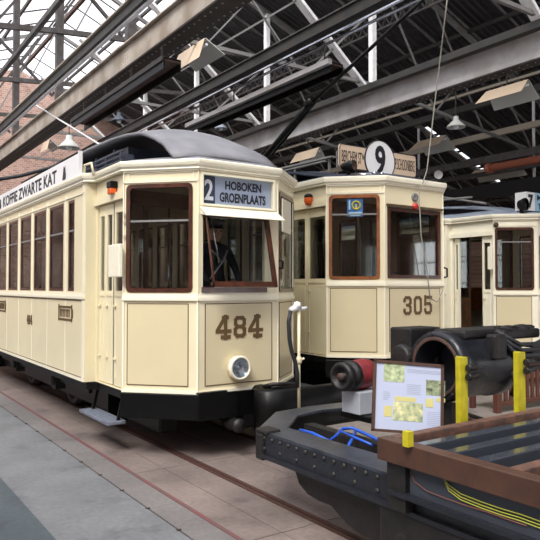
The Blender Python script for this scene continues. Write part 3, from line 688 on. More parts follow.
# roof lamps either end
for x, y, s_ in ((-.74, .45, 1), (.70, .3, 1)):
    m = MB(); m.lathe([(0, .2), (.05, .18), (.06, .1), (.07, .04), (.07, 0), (.06, 0)], (x, y-.1, 3.28), (-.3 if x < 0 else .9, 1, 0), 20); m.bar((x, y+.02, 3.1), (x, y+.02, 3.2), .04, .04); sl = m.build('roof_lamp', 'black', T2)
    m = MB(); m.lathe([(0, .03), (.06, 0)], (x, y-.1, 3.28), (-.3 if x < 0 else .9, 1, 0), 20); m.build('reflector', 'steel_mid' if x > 0 else 'rust', sl)
# roof catwalk rails and insulators
m = MB(); m.bar((-.62, .9, 3.50), (-.62, 4.5, 3.56), .10, .025); m.bar((-.78, .9, 3.42), (-.78, 4.5, 3.46), .05, .02)
for k in range(5): m.bar((-.62, 1.0+k*.8, 3.3), (-.62, 1.0+k*.8, 3.5), .03, .03)
m.build('roof_walkway', 'steel_mid', T2)
m = MB(); m.tube([(-.75, .25, 3.15), (-.5, .2, 3.16), (-.35, .25, 3.15)], .012, 6)
for x in (-.55, -.42): m.ball((x, .18, 3.17), .03)
m.build('roof_fittings', 'chrome', T2)
m = MB()
pb = onX(258, 165, 6.335)-Vector((6.335, 5.85, 0)); pj = onX(310, 103, 6.335)-Vector((6.335, 5.85, 0)); pe = onX(450, -25, 6.335)-Vector((6.335, 5.85, 0))
m.tube([pb, pj], .05, 10); m.tube([pj+Vector((0, 0, -.02)), pe], [.035, .02], 10); m.tube([pb+Vector((.09, 0, -.02)), pj+Vector((.06, 0, -.03))], .022, 8); m.lathe([(0, -.08), (.08, -.08), (.08, .08), (0, .08)], pj, (pj-pb), 12)
tp_ = m.build('trolley_pole', 'black', T2)
m = MB(); m.lathe([(0, 0), (.2, 0), (.2, .06), (.1, .1), (.1, .2), (0, .2)], (0, pb.y, pb.z-.15), n=20); m.build('pole_base', 'black', tp_)
m = MB(); ce.box(m, .0, 1.09, .35, .62, .03, .06); m.build('fender_plate', 'black', T2, bevel=.008)
m = MB(); m.box(-1.2, -1.0, .62, 1.5, .36, .39); m.build('step', 'stepm', T2)
m = MB(); m.lathe([(0, 0), (.05, 0), (.07, .1), (.07, .2), (.12, .24), (.12, .27), (0, .28)], (0, -.05, .42), (0, -1, 0), 16); m.build('coupler', 'blackd', T2)

# ================================================================== TRAM 7
T3, g3 = tram(10.5, 6.46, 'cream tram with open door and light blue MORTSEL box, partly cut at right edge', roofm='roof_blue', deckm='roof_blue', creamk='cream_pale', kind=7, wood='wood')
ce = g3['ce']; lc = g3['lc']; ld = g3['ld']
window(ce, .04, .94-.04, 1.66, 2.59, T3, 'wood', .04)
m = MB(); m.box(-.60, -.35, .12, .34, 3.03, 3.35); nb = m.build('number_box', 'white', T3)
m = MB(); m.box(-.35, .75, .12, .34, 3.03, 3.35); m.build('destination_box', 'signlight', nb)
text('route_number', '7', 'ink', nb, (-.475, .118, 3.19), (1, 0, 0), (0, 0, 1), .24, .14, .003, .04)
text('box_lettering', 'MORTSEL', 'ink', nb, (.14, .118, 3.27), (1, 0, 0), (0, 0, 1), .10, .85, .003, .01)
text('box_lettering', 'TOLHUIS', 'ink', nb, (.11, .118, 3.115), (1, 0, 0), (0, 0, 1), .10, .75, .003, .01)
m = MB(); m.lathe([(0, .14), (.08, .12), (.11, .02), (.11, 0), (0, 0)], (-.62, .12, 3.13), (0, 1, 0), 18); m.bar((-.62, .2, 2.95), (-.62, .2, 3.05), .05, .05); m.build('roof_lamp', 'black', T3)
m = MB(); m.box(-1.09, -1.05, .47, .56, 2.0, 2.4); m.build('mirror_box', 'cream_pale', T3, bevel=.008)
m = MB(); p = lc.P(.05, 2.78, .03); m.ball(p, .045); m.build('marker_lamp', 'rust', T3)
m = MB(); m.tube([(-.8, .8, 3.2), (-.2, 3.0, 3.7)], .02, 8); m.tube([(-.8, 1.1, 3.35), (-.8, 3, 3.42)], .02, 8); m.build('roof_rail', 'steel_mid', T3)
m = MB(); m.box(-1.25, -1.0, .6, 1.4, .32, .35); m.build('step', 'stepm', T3)

# ================================================================== driver
def skin_fig(name, verts, edges, radii, m, root, parent, sub=2):
    me = bpy.data.meshes.new(name); me.from_pydata(verts, edges, []); me.update()
    o = bpy.data.objects.new(name, me); COL.objects.link(o)
    md = o.modifiers.new('s', 'SKIN'); md.use_smooth_shade = True
    for i, r in enumerate(radii):
        me.skin_vertices[0].data[i].radius = (r, r) if not isinstance(r, tuple) else r
        me.skin_vertices[0].data[i].use_root = (i == root)
    sd = o.modifiers.new('u', 'SUBSURF'); sd.levels = sub; sd.render_levels = sub
    me.materials.append(M[m]); o.parent = parent
    return o
fz = g['fl']+.03
P_ = thing('person', 'person in dark uniform and peaked cap standing at the controls inside tram 484', 'person', (3.56, 6.30, fz)); P_.scale = (.9, .9, .9)
# local: faces -y
V = [(0, 0, .92), (0, .0, 1.10), (0, -.01, 1.27), (0, -.01, 1.40), (0, -.01, 1.48), (0, -.02, 1.56),
     (-.19, 0, 1.39), (-.24, -.04, 1.14), (-.20, -.22, .97), (.19, 0, 1.39), (.25, -.10, 1.17), (.21, -.27, .98),
     (-.10, 0, .86), (-.11, -.02, .48), (-.12, .02, .09), (-.13, -.13, .05), (.10, 0, .86), (.11, -.02, .48), (.12, .02, .09), (.13, -.13, .05)]
E = [(0, 1), (1, 2), (2, 3), (3, 4), (4, 5), (3, 6), (6, 7), (7, 8), (3, 9), (9, 10), (10, 11), (0, 12), (12, 13), (13, 14), (14, 15), (0, 16), (16, 17), (17, 18), (18, 19)]
Rr = [(.15, .11), (.14, .10), (.17, .12), (.13, .09), .055, .06, .07, .052, .036, .07, .052, .036, .09, .062, .045, .035, .09, .062, .045, .035]
bd = skin_fig('body', V, E, Rr, 'uniform', 0, P_)
m = MB(); m.ball((0, -.03, 1.60), .1, .80, .98, 1.18, 20)
m.ball((0, -.125, 1.585), .02, .7, 1, 1.1, 8); m.ball((-.082, -.02, 1.59), .026, .4, .8, 1.1, 8); m.ball((.082, -.02, 1.59), .026, .4, .8, 1.1, 8)
m.ball((0, -.105, 1.535), .03, 1, .5, .35, 8); m.ball((0, -.09, 1.50), .035, 1, .8, .6, 8)
m.build('head', 'skin', P_)
m = MB()
for x in (-.032, .032): m.ball((x, -.122, 1.615), .011, 1.3, .6, .8, 8)
m.build('eyes', 'ink', P_)
m = MB(); m.ball((0, .0, 1.625), .1, .86, .95, 1.02, 14); m.build('hair', 'brown_line', P_)
m = MB(); m.lathe([(.088, 0), (.093, .045), (.125, .085), (.11, .11), (0, .115)], (0, -.03, 1.655), (0, -.08, 1), 24)
m.grid([[(-.075+.015*i, -.10-.0*i, 1.67) for i in range(11)], [(-.08+.016*i, -.11-.065*math.sin(PI*i/10), 1.645) for i in range(11)]])
m.build('peaked_cap', 'uniform', P_, solid=.006)
m = MB(); m.tube([(.14, -.10, 1.38), (.05, -.155, 1.25), (-.05, -.15, 1.12), (-.12, -.12, 1.02)], .012, 6); m.tube([(-.12, -.11, 1.40), (-.03, -.15, 1.30), (.03, -.155, 1.22)], .008, 6); m.build('strap', 'greyblock', P_)
def hand(px, py, pz, dx, dy, sgn):
    vs = [(px, py, pz), (px+dx*.05, py+dy*.05, pz-.005), (px+dx*.085, py+dy*.085, pz-.01)]; es = [(0, 1), (1, 2)]; rs_ = [.026, .032, .03]
    nx, ny = -dy, dx
    for k, ln in enumerate((.065, .075, .07, .055)):
        o = (k-1.5)*.019; b = len(vs)
        vs += [(px+dx*.1+nx*o, py+dy*.1+ny*o, pz-.01), (px+dx*(.1+ln*.55)+nx*o, py+dy*(.1+ln*.55)+ny*o, pz-.022), (px+dx*(.1+ln*.8)+nx*o, py+dy*(.1+ln*.8)+ny*o, pz-.05)]
        es += [(2, b), (b, b+1), (b+1, b+2)]; rs_ += [.010, .009, .008]
    b = len(vs); vs += [(px+dx*.04+nx*sgn*.04, py+dy*.04+ny*sgn*.04, pz-.015), (px+dx*.075+nx*sgn*.05, py+dy*.075+ny*sgn*.05, pz-.03)]; es += [(0, b), (b, b+1)]; rs_ += [.012, .009]
    return skin_fig('hand', vs, es, rs_, 'skin', 0, P_, 1)
hand(.205, -.30, .97, -.35, -.93, -1); hand(-.195, -.25, .96, .3, -.95, 1)

# ================================================================== EXHIBIT TRUCK (foreground)
K = thing('truck_underframe', 'black riveted tram truck frame with brown timber decking in the right foreground', 'underframe', (3.45, 2.6, 0))
kx, ky = 3.45, 2.6
def k_(v): return Vector((v[0]-kx, v[1]-ky, v[2]))
def kz(px, py, z): return k_(onz(px, py, z))
XL, XR, ZT = -.75, .80, .615
# top plate with opening (nose chamfered)
m = MB()
outer = [(-.75, 1.50), (-.24, 1.98), (.16, 2.03), (.55, 2.0), (.80, 1.7), (.80, -.3), (-.75, -.3)]
inner = [(-.52, 1.42), (-.17, 1.76), (.15, 1.83), (.42, 1.78), (.55, 1.5), (.55, .45), (-.50, .45)]
n = len(outer)
for zz in (ZT-.02, ZT):
    for i in range(n):
        j = (i+1) % n; m.poly([(*outer[i], zz), (*outer[j], zz), (*inner[j], zz), (*inner[i], zz)])
for L_ in (outer, inner):
    for i in range(n):
        j = (i+1) % n; m.poly([(*L_[i], ZT-.02), (*L_[j], ZT-.02), (*L_[j], ZT), (*L_[i], ZT)])
bmesh.ops.remove_doubles(m.bm, verts=m.bm.verts[:], dist=1e-5)
m.build('top_plate', 'truck_top', K)
for sx, x in ((-1, XL), (1, XR)):
    m = MB(); xa, xb = sorted((x-sx*.0, x-sx*.03)); m.box(xa, xb, -2.4, 1.48, .44, ZT-.02)
    xa, xb = sorted((x+sx*.03, x-sx*.09)); m.box(xa, xb, -2.4, 1.40, .425, .45)
    m.build('side_sill', 'truck', K)
m = MB()
for k in range(15):
    for zz in ((.57,) if k % 2 else (.49, .57)):
        yy = 1.40-k*.1; m.ball((XL-.002, yy, zz), .016, .6, 1, 1, 8)
m.build('rivet', 'steel_dark', K, kind='stuff', label='rows of round rivets')
m = MB(); f1 = Facet((-.745, 1.48), (-.24, 1.97)); f1 = Facet((-.24, 1.97), (-.745, 1.48)); f1.box(m, 0, f1.L, .50, ZT-.02, -.02, 0); m.box(-.24, .55, 1.97, 1.99, .46, ZT-.02); m.build('nose_plate', 'truck', K)
m = MB(); m.box(-.77, -.70, 1.40, 1.50, .40, .60); m.box(-.77, -.64, 1.34, 1.50, .60, .632); m.build('corner_block', 'blackd', K, bevel=.012)
for bx_ in ((-.55, .6, .38, .45), (-.55, .6, -1.6, -1.5), (-.15, -.05, .45, 1.7)):
    m = MB(); m.box(*bx_, .44, .55); m.build('cross_member', 'blackd', K)
# wheels, boxes, springs beneath
for yc in (.0, -1.5):
    m = MB(); m.cyl((-.6, yc, .285), (.6, yc, .285), .055, 14); ax = m.build('axle', 'blackd', K)
    for sx in (-1, 1):
        m = MB(); m.lathe([(0, 0), (.1, 0), (.1, .02), (.3, .02), (.25, -.02), (.305, -.02), (.305, .01), (.28, .02), (.28, .09), (.25, .09), (.25, .05), (.1, .05), (0, .05)], (sx*.455, yc, .285), (sx, 0, 0), 32); m.build('wheel', 'steel_dark', ax)
        m = MB(); m.box(min(sx*.56, sx*.74), max(sx*.56, sx*.74), yc-.11, yc+.11, .22, .46); m.lathe([(0, .0), (.06, 0), (.055, .02), (0, .025)], (sx*.74, yc, .26), (sx, 0, 0), 16); m.build('axle_box', 'blackd', K, bevel=.01)
for sx in (-1, 1):
    m = MB()
    pr = [(1.18, .44), (1.14, .36), (1.10, .29), (1.0, .24), (.88, .225), (.74, .23), (.66, .19), (.56, .15), (.45, .13), (.2, .13), (-.2, .16), (-.2, .44)]
    m.prism([(sx*.40, y, z) for y, z in pr], (sx*.26, 0, 0)); m.build('brake_hanger', 'blackd', K, bevel=.01)
    m = MB(); m.box(min(sx*.5, sx*.76), max(sx*.5, sx*.76), -2.3, .18, .10, .42); m.build('equaliser_box', 'blackd', K, bevel=.02)
# blue brake rods
m = MB(); z = .60
pts = [kz(*p, z) for p in ((300, 430), (312, 433), (329, 441), (336, 436), (342, 429), (352, 428), (366, 434), (386, 444))]
m.tube(pts, .012, 10); m.tube([kz(356, 431, z), kz(347, 449, z)], .011, 8); m.tube([kz(340, 431, z+.03), kz(372, 445, z+.01)], .010, 8)
m.build('brake_rod', 'blue', K)
# deck: brown perimeter timbers and dark joists
XA, XB, YE = 2.60-kx, 4.75-kx, 2.70-ky
m = MB(); m.box(XA, XA+.09, -2.45, YE, .715, .84); m.build('edge_timber', 'board', K, bevel=.006)
m = MB(); m.box(XA+.09, XB, YE-.07, YE, .76, .838); m.build('end_timber', 'board_dirty', K, bevel=.008)
jx = []
for k in range(9):
    y = YE-.16-k*.2
    m = MB(); m.box(XA+.09, XB, y-.075, y+.0, .74, .82); m.build('joist', 'plate' if k != 3 else 'board_dirty', K, bevel=.006)
for x in (-.1, .6):
    m = MB(); m.box(x-.05, x+.05, -2.4, YE-.1, .62, .72); m.build('bearer', 'blackd', K)
for y in (-.02, -1.3, -2.3):
    m = MB(); m.box(XA+.03, XA+.16, y-.07, y+.07, .45, .715); m.build('deck_support', 'blackd', K)
m = MB(); m.box(XA+.055, XA+.07, -2.4, -.10, .56, .715); m.build('side_plate', 'plate', K)
m = MB(); m.box(XA+.01, XA+.08, -2.45, .02, .535, .56)
m.build('lower_rail', 'truck', K)
for w, (mm, off) in enumerate((('cable_y', 0), ('cable_y', .016), ('cable_y', .030), ('cable_r', .02))):
    m = MB(); pts = []
    for (px, py) in ((444, 480), (448, 489), (460, 498), (480, 506), (500, 513), (520, 519), (539, 526), (560, 533)):
        if mm == 'cable_r': px -= 34; py -= 7
        p = k_(onX(px, py, 2.64-.0)); pts.append((XA+.045, p.y, min(.70, max(.563, p.z+.02-off))))
    m.tube(pts, .0028, 6); m.build('cable', mm, K)
# display props : yellow stanchions
def post(px, py0, py1, Y, w, nm='yellow_stanchion', bolts=True):
    b = onY(px, py1, Y); t = onY(px, py0, Y); b = k_(b); t = k_(t)
    m = MB(); m.box(b.x-w/2, b.x+w/2, b.y-.02, b.y+.02, .62 if bolts else .842, t.z); m.box(b.x+w/2-.008, b.x+w/2, b.y, b.y+(.07 if bolts else .02), .62 if bolts else .842, t.z)
    o = m.build('stanchion', 'yellow', K)
    if bolts:
        m = MB()
        for dz_ in (.07, .13): m.cyl((b.x+.0, b.y-.05, t.z-dz_), (b.x+.12, b.y-.03, t.z-dz_), .02, 10); m.lathe([(0, 0), (.026, 0), (.026, .02), (0, .02)], (b.x+.005, b.y-.05, t.z-dz_), (1, 0, 0), 6)
        m.build('bolt', 'blackd', o)
post(462, 357, 428, 2.82, .075); post(520, 352, 425, 2.82, .085); post(408, 431, 446, 2.44, .042, bolts=False)

# ================================================================== display board
D = thing('display_board', 'framed information board with small photographs leaning on the truck', 'board', (0, 0, 0))
tl, tr_, br_, bl = [Vector(v) for v in ((0, 0, 0),)*4]
bc = onz(406, 432, .64); bc = onY(406, 432, 3.02)
bw, bh = .478, .468
xr = Vector((math.cos(math.radians(-31)), math.sin(math.radians(-31)), -.085)).normalized()
up = Vector((.13, .16, 1)).normalized(); up = (up-xr*up.dot(xr)).normalized(); nn = xr.cross(up)
bl = onY(371.5, 431, 3.10)
bl.z = max(bl.z, .62)
def dp(a, b, o=0): return bl+xr*a+up*b+nn*o
D.location = dp(bw/2, 0)
def dq(a, b, o=0): return dp(a, b, o)-dp(bw/2, 0)
def dbox(mb, a0, a1, b0, b1, o0, o1): mb.hexa([dq(a0, b0, o1), dq(a1, b0, o1), dq(a1, b0, o0), dq(a0, b0, o0), dq(a0, b1, o1), dq(a1, b1, o1), dq(a1, b1, o0), dq(a0, b1, o0)])
m = MB(); dbox(m, .01, bw-.01, .01, bh-.01, -.01, 0); m.build('sheet', 'paper', D)
m = MB()
for a in ((0, bw, 0, .018), (0, bw, bh-.018, bh), (0, .018, 0, bh), (bw-.018, bw, 0, bh)): dbox(m, *a, -.015, .012)
m.build('frame', 'board', D)
for (a, b, c, d, mm) in ((.07, .21, .33, .46, 'green1'), (.36, .49, .26, .36, 'green2'), (.14, .34, .08, .20, 'cream_print')):
    m = MB(); dbox(m, a, b, c, d, 0, .002); m.build('photograph', mm, D)
for (a, b, c, d) in ((.43, .49, .22, .245), (.36, .41, .18, .235), (.15, .29, .205, .235), (.08, .13, .10, .17)):
    m = MB(); dbox(m, a, b, c, d, 0, .002); m.build('caption', 'caption', D)
m = MB()
for (a, b, c, d, s_) in ((.23, .47, .40, .42, .009), (.23, .33, .25, .32, .012), (.07, .12, .21, .26, .012), (.37, .48, .06, .15, .012)):
    z = d
    while z > c: dbox(m, a, b-random.random()*.02, z-.0035, z, 0, .001); z -= s_
m.build('printed_text', 'textgrey', D, kind='stuff')
m = MB(); m.bar(dq(bw/2, .3, -.02), dq(bw/2, .3, -.02)+Vector((.12, .10, -.28)), .03, .015); m.build('prop', 'interior', D)

# ================================================================== motor casing
X0, X1, MY, MZ, MR = 3.90, 5.02, 3.40, 1.075, .28
Mt = thing('traction_motor', 'large black motor casing with open round mouth lying behind the information board', 'motor', (4.4, MY, .83))
def mo(x, y, z): return (x-4.4, y-MY, z-.83)
m = MB(); ox, oy, oz = mo(X0, MY, MZ)
m.lathe([(.18, .25), (.21, .02), (.22, 0), (.27, 0), (.28, .03), (.28, .10), (.262, .12), (.262, .55), (.275, .57), (.275, .70), (.25, .72), (.18, .92), (.12, .95), (.12, 1.0), (0, 1.0)], (ox, oy, oz), (1, 0, 0), 36)
m.lathe([(0, .25), (.18, .25)], (ox, oy, oz), (1, 0, 0), 36)
m.build('casing', 'truck', Mt)
m = MB(); m.lathe([(.21, -.004), (.237, -.008), (.237, .03), (.21, .03)], (ox, oy, oz), (1, 0, 0), 36); m.build('mouth_rim', 'rust', Mt)
m = MB()
for a in range(10):
    t = a*2*PI/10+.2; m.cyl((ox-.01, oy+.253*math.cos(t), oz+.253*math.sin(t)), (ox+.01, oy+.253*math.cos(t), oz+.253*math.sin(t)), .012, 6)
m.build('bolt', 'steel_dark', Mt)
m = MB(); a = mo(4.05, MY, MZ); m.box(-.34, .50, -.16, .16, .46, .53); m.box(.1, .60, -.2, .1, .44, .52); m.box(-.15, .0, -.3, -.2, .3, .5); m.build('inspection_cover', 'blackd', Mt, bevel=.02)
m = MB()
for k in range(9): m.box(.12+k*.055, .14+k*.055, -.2+.02*(k % 3), -.08, .51, .54+.01*(k % 2))
m.ball((.2, -.15, .525), .05, 1.4, 1, .6); m.ball((.45, -.12, .52), .06, 1.4, 1, .6); m.build('terminal_block', 'blackd', Mt, bevel=.005)
for k in range(3):
    m = MB(); zz = .43-k*.045; m.tube([(-.02+k*.02, -.2, .52), (.05, -.28-k*.01, zz+.03), (.15, -.31-k*.01, zz-.02), (.35, -.31-k*.01, zz-.025), (.5, -.29, zz+.0), (.6, -.22, zz+.08)], .019, 10); m.build('cable', 'hose', Mt)
for k in range(5):
    m = MB(); m.box(.28, .45, -.33, -.26, .20+k*.045, .225+k*.045); m.build('cooling_fin', 'blackd', Mt)
m = MB(); m.lathe([(0, 0), (.10, 0), (.11, .04), (.11, .12), (0, .12)], mo(3.86, 3.75, 1.12), (1, 0, 0), 22); m.box(*[v for v in (-.47, -.1)], .28, .52, .28, .53); m.box(-.3, .3, .15, .5, .05, .3); m.build('suspension_bearing', 'blackd', Mt, bevel=.015)
m = MB(); m.tube([(.10, -.27, .20), (.12, -.30, .10), (.10, -.27, .0)], .03, 8); m.build('mounting_lug', 'blackd', Mt)
for a_, lb in ((4.02, 'dark timber block under the black motor casing'),):
    m = MB(); m.box(-.05, .05, -.10, .10, 0, .172); mc = tag(m.build('support_block', 'blackd', None), lb, 'block'); mc.location = (a_, MY, .617)

# red and black cylinder on grey block
c0 = onY(340, 377, 3.95)
Cy = thing('air_cylinder', 'red cylinder with black ringed open end on a pale block on the truck', 'cylinder', (c0.x, 3.95, c0.z-.12))
m = MB(); m.lathe([(0, .16), (.085, .16), (.09, .14), (.1, .14)], (0, 0, .12), (1, .15, 0), 24); m.lathe([(.1, .14), (.11, .14), (.12, .17), (.125, .3), (.115, .36), (0, .37)], (0, 0, .12), (1, .15, 0), 24); m.build('barrel', 'redpaint', Cy)
m = MB(); m.lathe([(0, .02), (.03, .015), (.035, .04), (.075, .04), (.08, 0), (.108, 0), (.118, .02), (.118, .05), (.105, .06), (.105, .09), (.122, .10), (.122, .15), (.1, .15)], (0, 0, .12), (1, .15, 0), 28); m.build('end_ring', 'blackd', Cy)
m = MB(); m.lathe([(0, 0), (.032, -.005), (.03, .02)], (0, 0, .12), (1, .15, 0), 12); m.build('hub', 'rust', Cy)
z1 = c0.z-.12
m = MB(); m.box(.10, .42, -.10, .12, .05, max(.08, z1-.619)-.003); gb = tag(m.build('block', 'greyblock', None, bevel=.008), 'pale grey block carrying the red and black cylinder', 'block'); gb.location = (c0.x+.02, 3.95, .617)
m = MB(); m.box(.12, .5, -.2, .16, 0, .048); o = tag(m.build('base_plate', 'black', None, bevel=.006), 'black plate lying on the truck under the pale grey block', 'plate'); o.location = (c0.x+.02, 3.95, .617)

# ================================================================== bench behind
b0 = onz(503, 412, 0); 
Bn = thing('bench', 'reddish brown slatted timber bench behind the yellow posts', 'bench', (b0.x-.12, b0.y, 0), rz=-.05)
m = MB()
for k in range(16): m.box(.04+k*.115, .10+k*.115, 0, .025, .12, .56)
m.build('slat', 'bench', Bn, kind='stuff')
for x in (0, 1.85): m = MB(); m.box(x-.03, x+.05, -.03, .05, 0, .66); m.build('leg', 'bench', Bn, bevel=.006)
m = MB(); m.box(0, 1.9, -.02, .045, .56, .64); m.build('top_rail', 'bench', Bn, bevel=.006)
m = MB(); m.box(0, 1.9, -.01, .035, .08, .14); m.build('bottom_rail', 'bench', Bn, bevel=.006)
m = MB(); m.box(0, 1.9, .05, .45, .36, .40); m.build('seat', 'bench', Bn, bevel=.006)
for x in (.0, 1.85): m = MB(); m.box(x-.03, x+.05, .40, .46, 0, .36); m.build('leg', 'bench', Bn, bevel=.006)
# flat steel strips on the ground
for i, (a, b) in enumerate((((452, 409), (500, 425)), ((452, 415), (484, 425)))):
    A = onz(*a, .012); B = onz(*b, .012); m = MB(); c = (A+B)/2
    m.bar(A-c, B-c, .1, .016); o = m.build('steel_strip', 'black', None); o.location = c
    tag(o, ('flat black steel strip lying on the floor under the motor casing', 'flat black steel strip lying on the floor nearer the timber decking')[i], 'strip')

# ================================================================== FLOOR
def floor_part(name, x0, x1, mm, z=0, y0=-8, y1=25, rz=None):
    m = MB(); m.box(x0, x1, y0, y1, z-.1, z); return m.build(name, mm, FL)
FL = bpy.data.objects.new('floor', None); COL.objects.link(FL); FL['kind'] = 'structure'
floor_part('walkway_edge', -6, 1.28, 'conc3'); floor_part('walkway', 1.28, 2.03, 'conc'); floor_part('kerb_strip', 2.045, 2.28, 'conc2')
m = MB(); m.box(2.03, 2.045, -8, 25, -.1, -.006); m.build('joint', 'girder_dark', FL)
floor_part('edge_stripe', 2.28, 2.315, 'redline', .006)
xs = [2.315, 2.585, 2.60, 2.90, 2.915, 2.965, 2.985, 3.40, 3.92, 3.94, 3.99, 4.01, 24]
# slabs with transverse joints
m = MB()
ys = [-8+1.9*k+.25 for k in range(19)]
for a, b in ((2.315, 2.60), (2.607, 2.90), (3.0, 3.45), (3.457, 3.9)):
    for y in ys: m.box(a, b, y, y+1.889, -.1, 0)
m.build('slab', 'slab', FL)
m = MB(); m.box(2.315, 3.9, -8, 25, -.1, -.008); m.build('slab_bed', 'girder_dark', FL)
floor_part('yard', 4.0, 26, 'slab2', -.001)
for xc in (2.95, 3.95, 5.835, 6.835, 10.0, 11.0):
    m = MB(); m.box(xc-.045, xc-.012, -8, 24.8, -.05, .004); m.box(xc+.012, xc+.045, -8, 24.8, -.05, .004); m.box(xc-.012, xc+.012, -8, 24.8, -.05, -.02); m.build('rail', 'rail', FL)
m = MB()
for k in range(16): y = .9+k*.53; m.box(2.02, 2.055, y, y+.02, -.01, .004)
m.build('drain_mark', 'girder_dark', FL)

# ================================================================== WALLS
RX, RZ = 5.7, EYE+8.2; SX, SZ = 8.3, EYE+7.05; EX, EZ = 20.5, EYE+2.45
LX, LZ = -4.0, EYE+4.5
m = MB(); m.prism([(LX, 25, -.1), (24, 25, -.1), (24, 25, EZ-1.3), (EX, 25, EZ), (SX, 25, SZ), (RX, 25, RZ), (LX, 25, LZ)], (0, .35, 0)); m.build('wall_back', 'brick', None, kind='structure')
m = MB()
f = Facet((LX, 25), (LX, -8)); f.n = Vector((-1, 0, 0))
f.wall(m, -.1, LZ, [(3+k*5.2, 5.4+k*5.2, 2.0, 4.6) for k in range(6)], .35); WL = m.build('wall_left', 'brick_side', None, kind='structure')
for k in range(6):
    m = MB(); y = 25-(3+k*5.2)
    for yy in (y, y-.8, y-1.6, y-2.4): m.box(LX+.1, LX+.15, yy-.03, yy+.03, 2.0, 4.6)
    for zz in (2.03, 2.65, 3.3, 3.95, 4.57): m.box(LX+.1, LX+.15, y-2.4, y, zz-.03, zz+.03)
    w = m.build('window_%d' % (k+1), 'steel_post', None, kind='structure')
m = MB(); f = Facet((LX, -8), (EX, -8)); f.wall(m, -.1, 5.0, [(9.2, 12.2, -.1, 4.3), (13.2, 16.2, -.1, 4.3), (17.2, 20.2, -.1, 4.3), (1.0, 3.0, -.1, 3.4)], .35)
m.prism([(LX, -8, 5.0), (EX, -8, 5.0), (SX, -8, SZ), (RX, -8, RZ), (LX, -8, LZ)], (0, .35, 0)); m.build('wall_front', 'brick', None, kind='structure')
m = MB(); f = Facet((EX, -8), (EX, 25)); f.wall(m, -.1, EZ, [(.8+k*3.2, 3.4+k*3.2, 1.0, 3.6) for k in range(5)], .3); m.build('wall_right', 'brick_side', None, kind='structure')
for k in range(5):  # windows added in the unseen wall to give bright reflections
    m = MB(); y = -7.2+k*3.2
    for yy in (y, y+.65, y+1.3, y+1.95, y+2.6): m.box(EX-.15, EX-.1, yy-.025, yy+.025, 1.0, 3.6)
    for zz in (1.03, 1.85, 2.7, 3.57): m.box(EX-.15, EX-.1, y, y+2.6, zz-.025, zz+.025)
    m.build('window_%d' % (k+7), 'steel_post', None, kind='structure')

# ================================================================== ROOF
def roofh(X):
    return EYE + (LZ-EYE+(X-LX)*(RZ-LZ)/(RX-LX) if X < RX else (RZ-EYE+(X-RX)*(SZ-RZ)/(SX-RX) if X < SX else SZ-EYE+(X-SX)*(EZ-SZ)/(EX-SX)))
CE = bpy.data.objects.new('ceiling', None); COL.objects.link(CE); CE['kind'] = 'structure'
nxs, nys = 24, 66
m = MB(); dx = (EX-SX)/nxs; dy = 33/nys
gl = MB()
lights = set()
for i in range(12, 19): lights.add((i, 41))
for i in range(nxs):
    for j in range(nys):
        a, b = SX+i*dx, SX+(i+1)*dx; c, d = -8+j*dy, -8+(j+1)*dy
        if (i, j) in lights:
            c2 = c+.32; gl.poly([(a+.06, c2, roofh(a+.06)), (b-.06, c2, roofh(b-.06)), (b-.06, d, roofh(b-.06)), (a+.06, d, roofh(a+.06))])
            m.poly([(a, c, roofh(a)), (b, c, roofh(b)), (b, c2, roofh(b)), (a, c2, roofh(a))])
            m.poly([(a, c2, roofh(a)), (a+.06, c2, roofh(a+.06)), (a+.06, d, roofh(a+.06)), (a, d, roofh(a))])
            m.poly([(b-.06, c2, roofh(b-.06)), (b, c2, roofh(b)), (b, d, roofh(b)), (b-.06, d, roofh(b-.06))])
            continue
        m.poly([(a, c, roofh(a)), (b, c, roofh(b)), (b, d, roofh(b)), (a, d, roofh(a))])
bmesh.ops.remove_doubles(m.bm, verts=m.bm.verts[:], dist=1e-4)
m.build('corrugated_sheet', 'corr', CE); gl.build('roof_light', 'roofglass', CE)
m = MB(); m.poly([(LX, -8, LZ), (RX, -8, RZ), (RX, 25, RZ), (LX, 25, LZ)]); m.poly([(RX, -8, RZ), (SX, -8, SZ), (SX, 25, SZ), (RX, 25, RZ)]); m.build('glazing', 'roofglass', CE)
m = MB(); k = -8
for q in range(int(33/1.2)+1):
    y = -8+q*1.2
    m.bar((LX, y, LZ-.03), (RX, y, RZ-.03), .025, .035); m.bar((RX, y, RZ-.03), (SX, y, SZ-.03), .025, .035)
m.build('glazing_bar', 'steel_dark', CE, kind='stuff')
m = MB()
for q in range(int(33/.95)+1):
    y = -8+q*.95; m.bar((SX, y, SZ-.07), (EX, y, EZ-.07), .022, .06)
m.build('rafter', 'steel_mid', CE, kind='stuff')
m = MB()
for X in (9.9, 11.6, 13.4, 15.2, 17, 18.8): m.bar((X, -8, roofh(X)-.14), (X, 25, roofh(X)-.14), .05, .09)
for X in (-2, 0, 2.2, 4.2, 7.0): m.bar((X, -8, roofh(X)-.12), (X, 25, roofh(X)-.12), .06, .09)
m.build('purlin', 'steel_dark', CE)

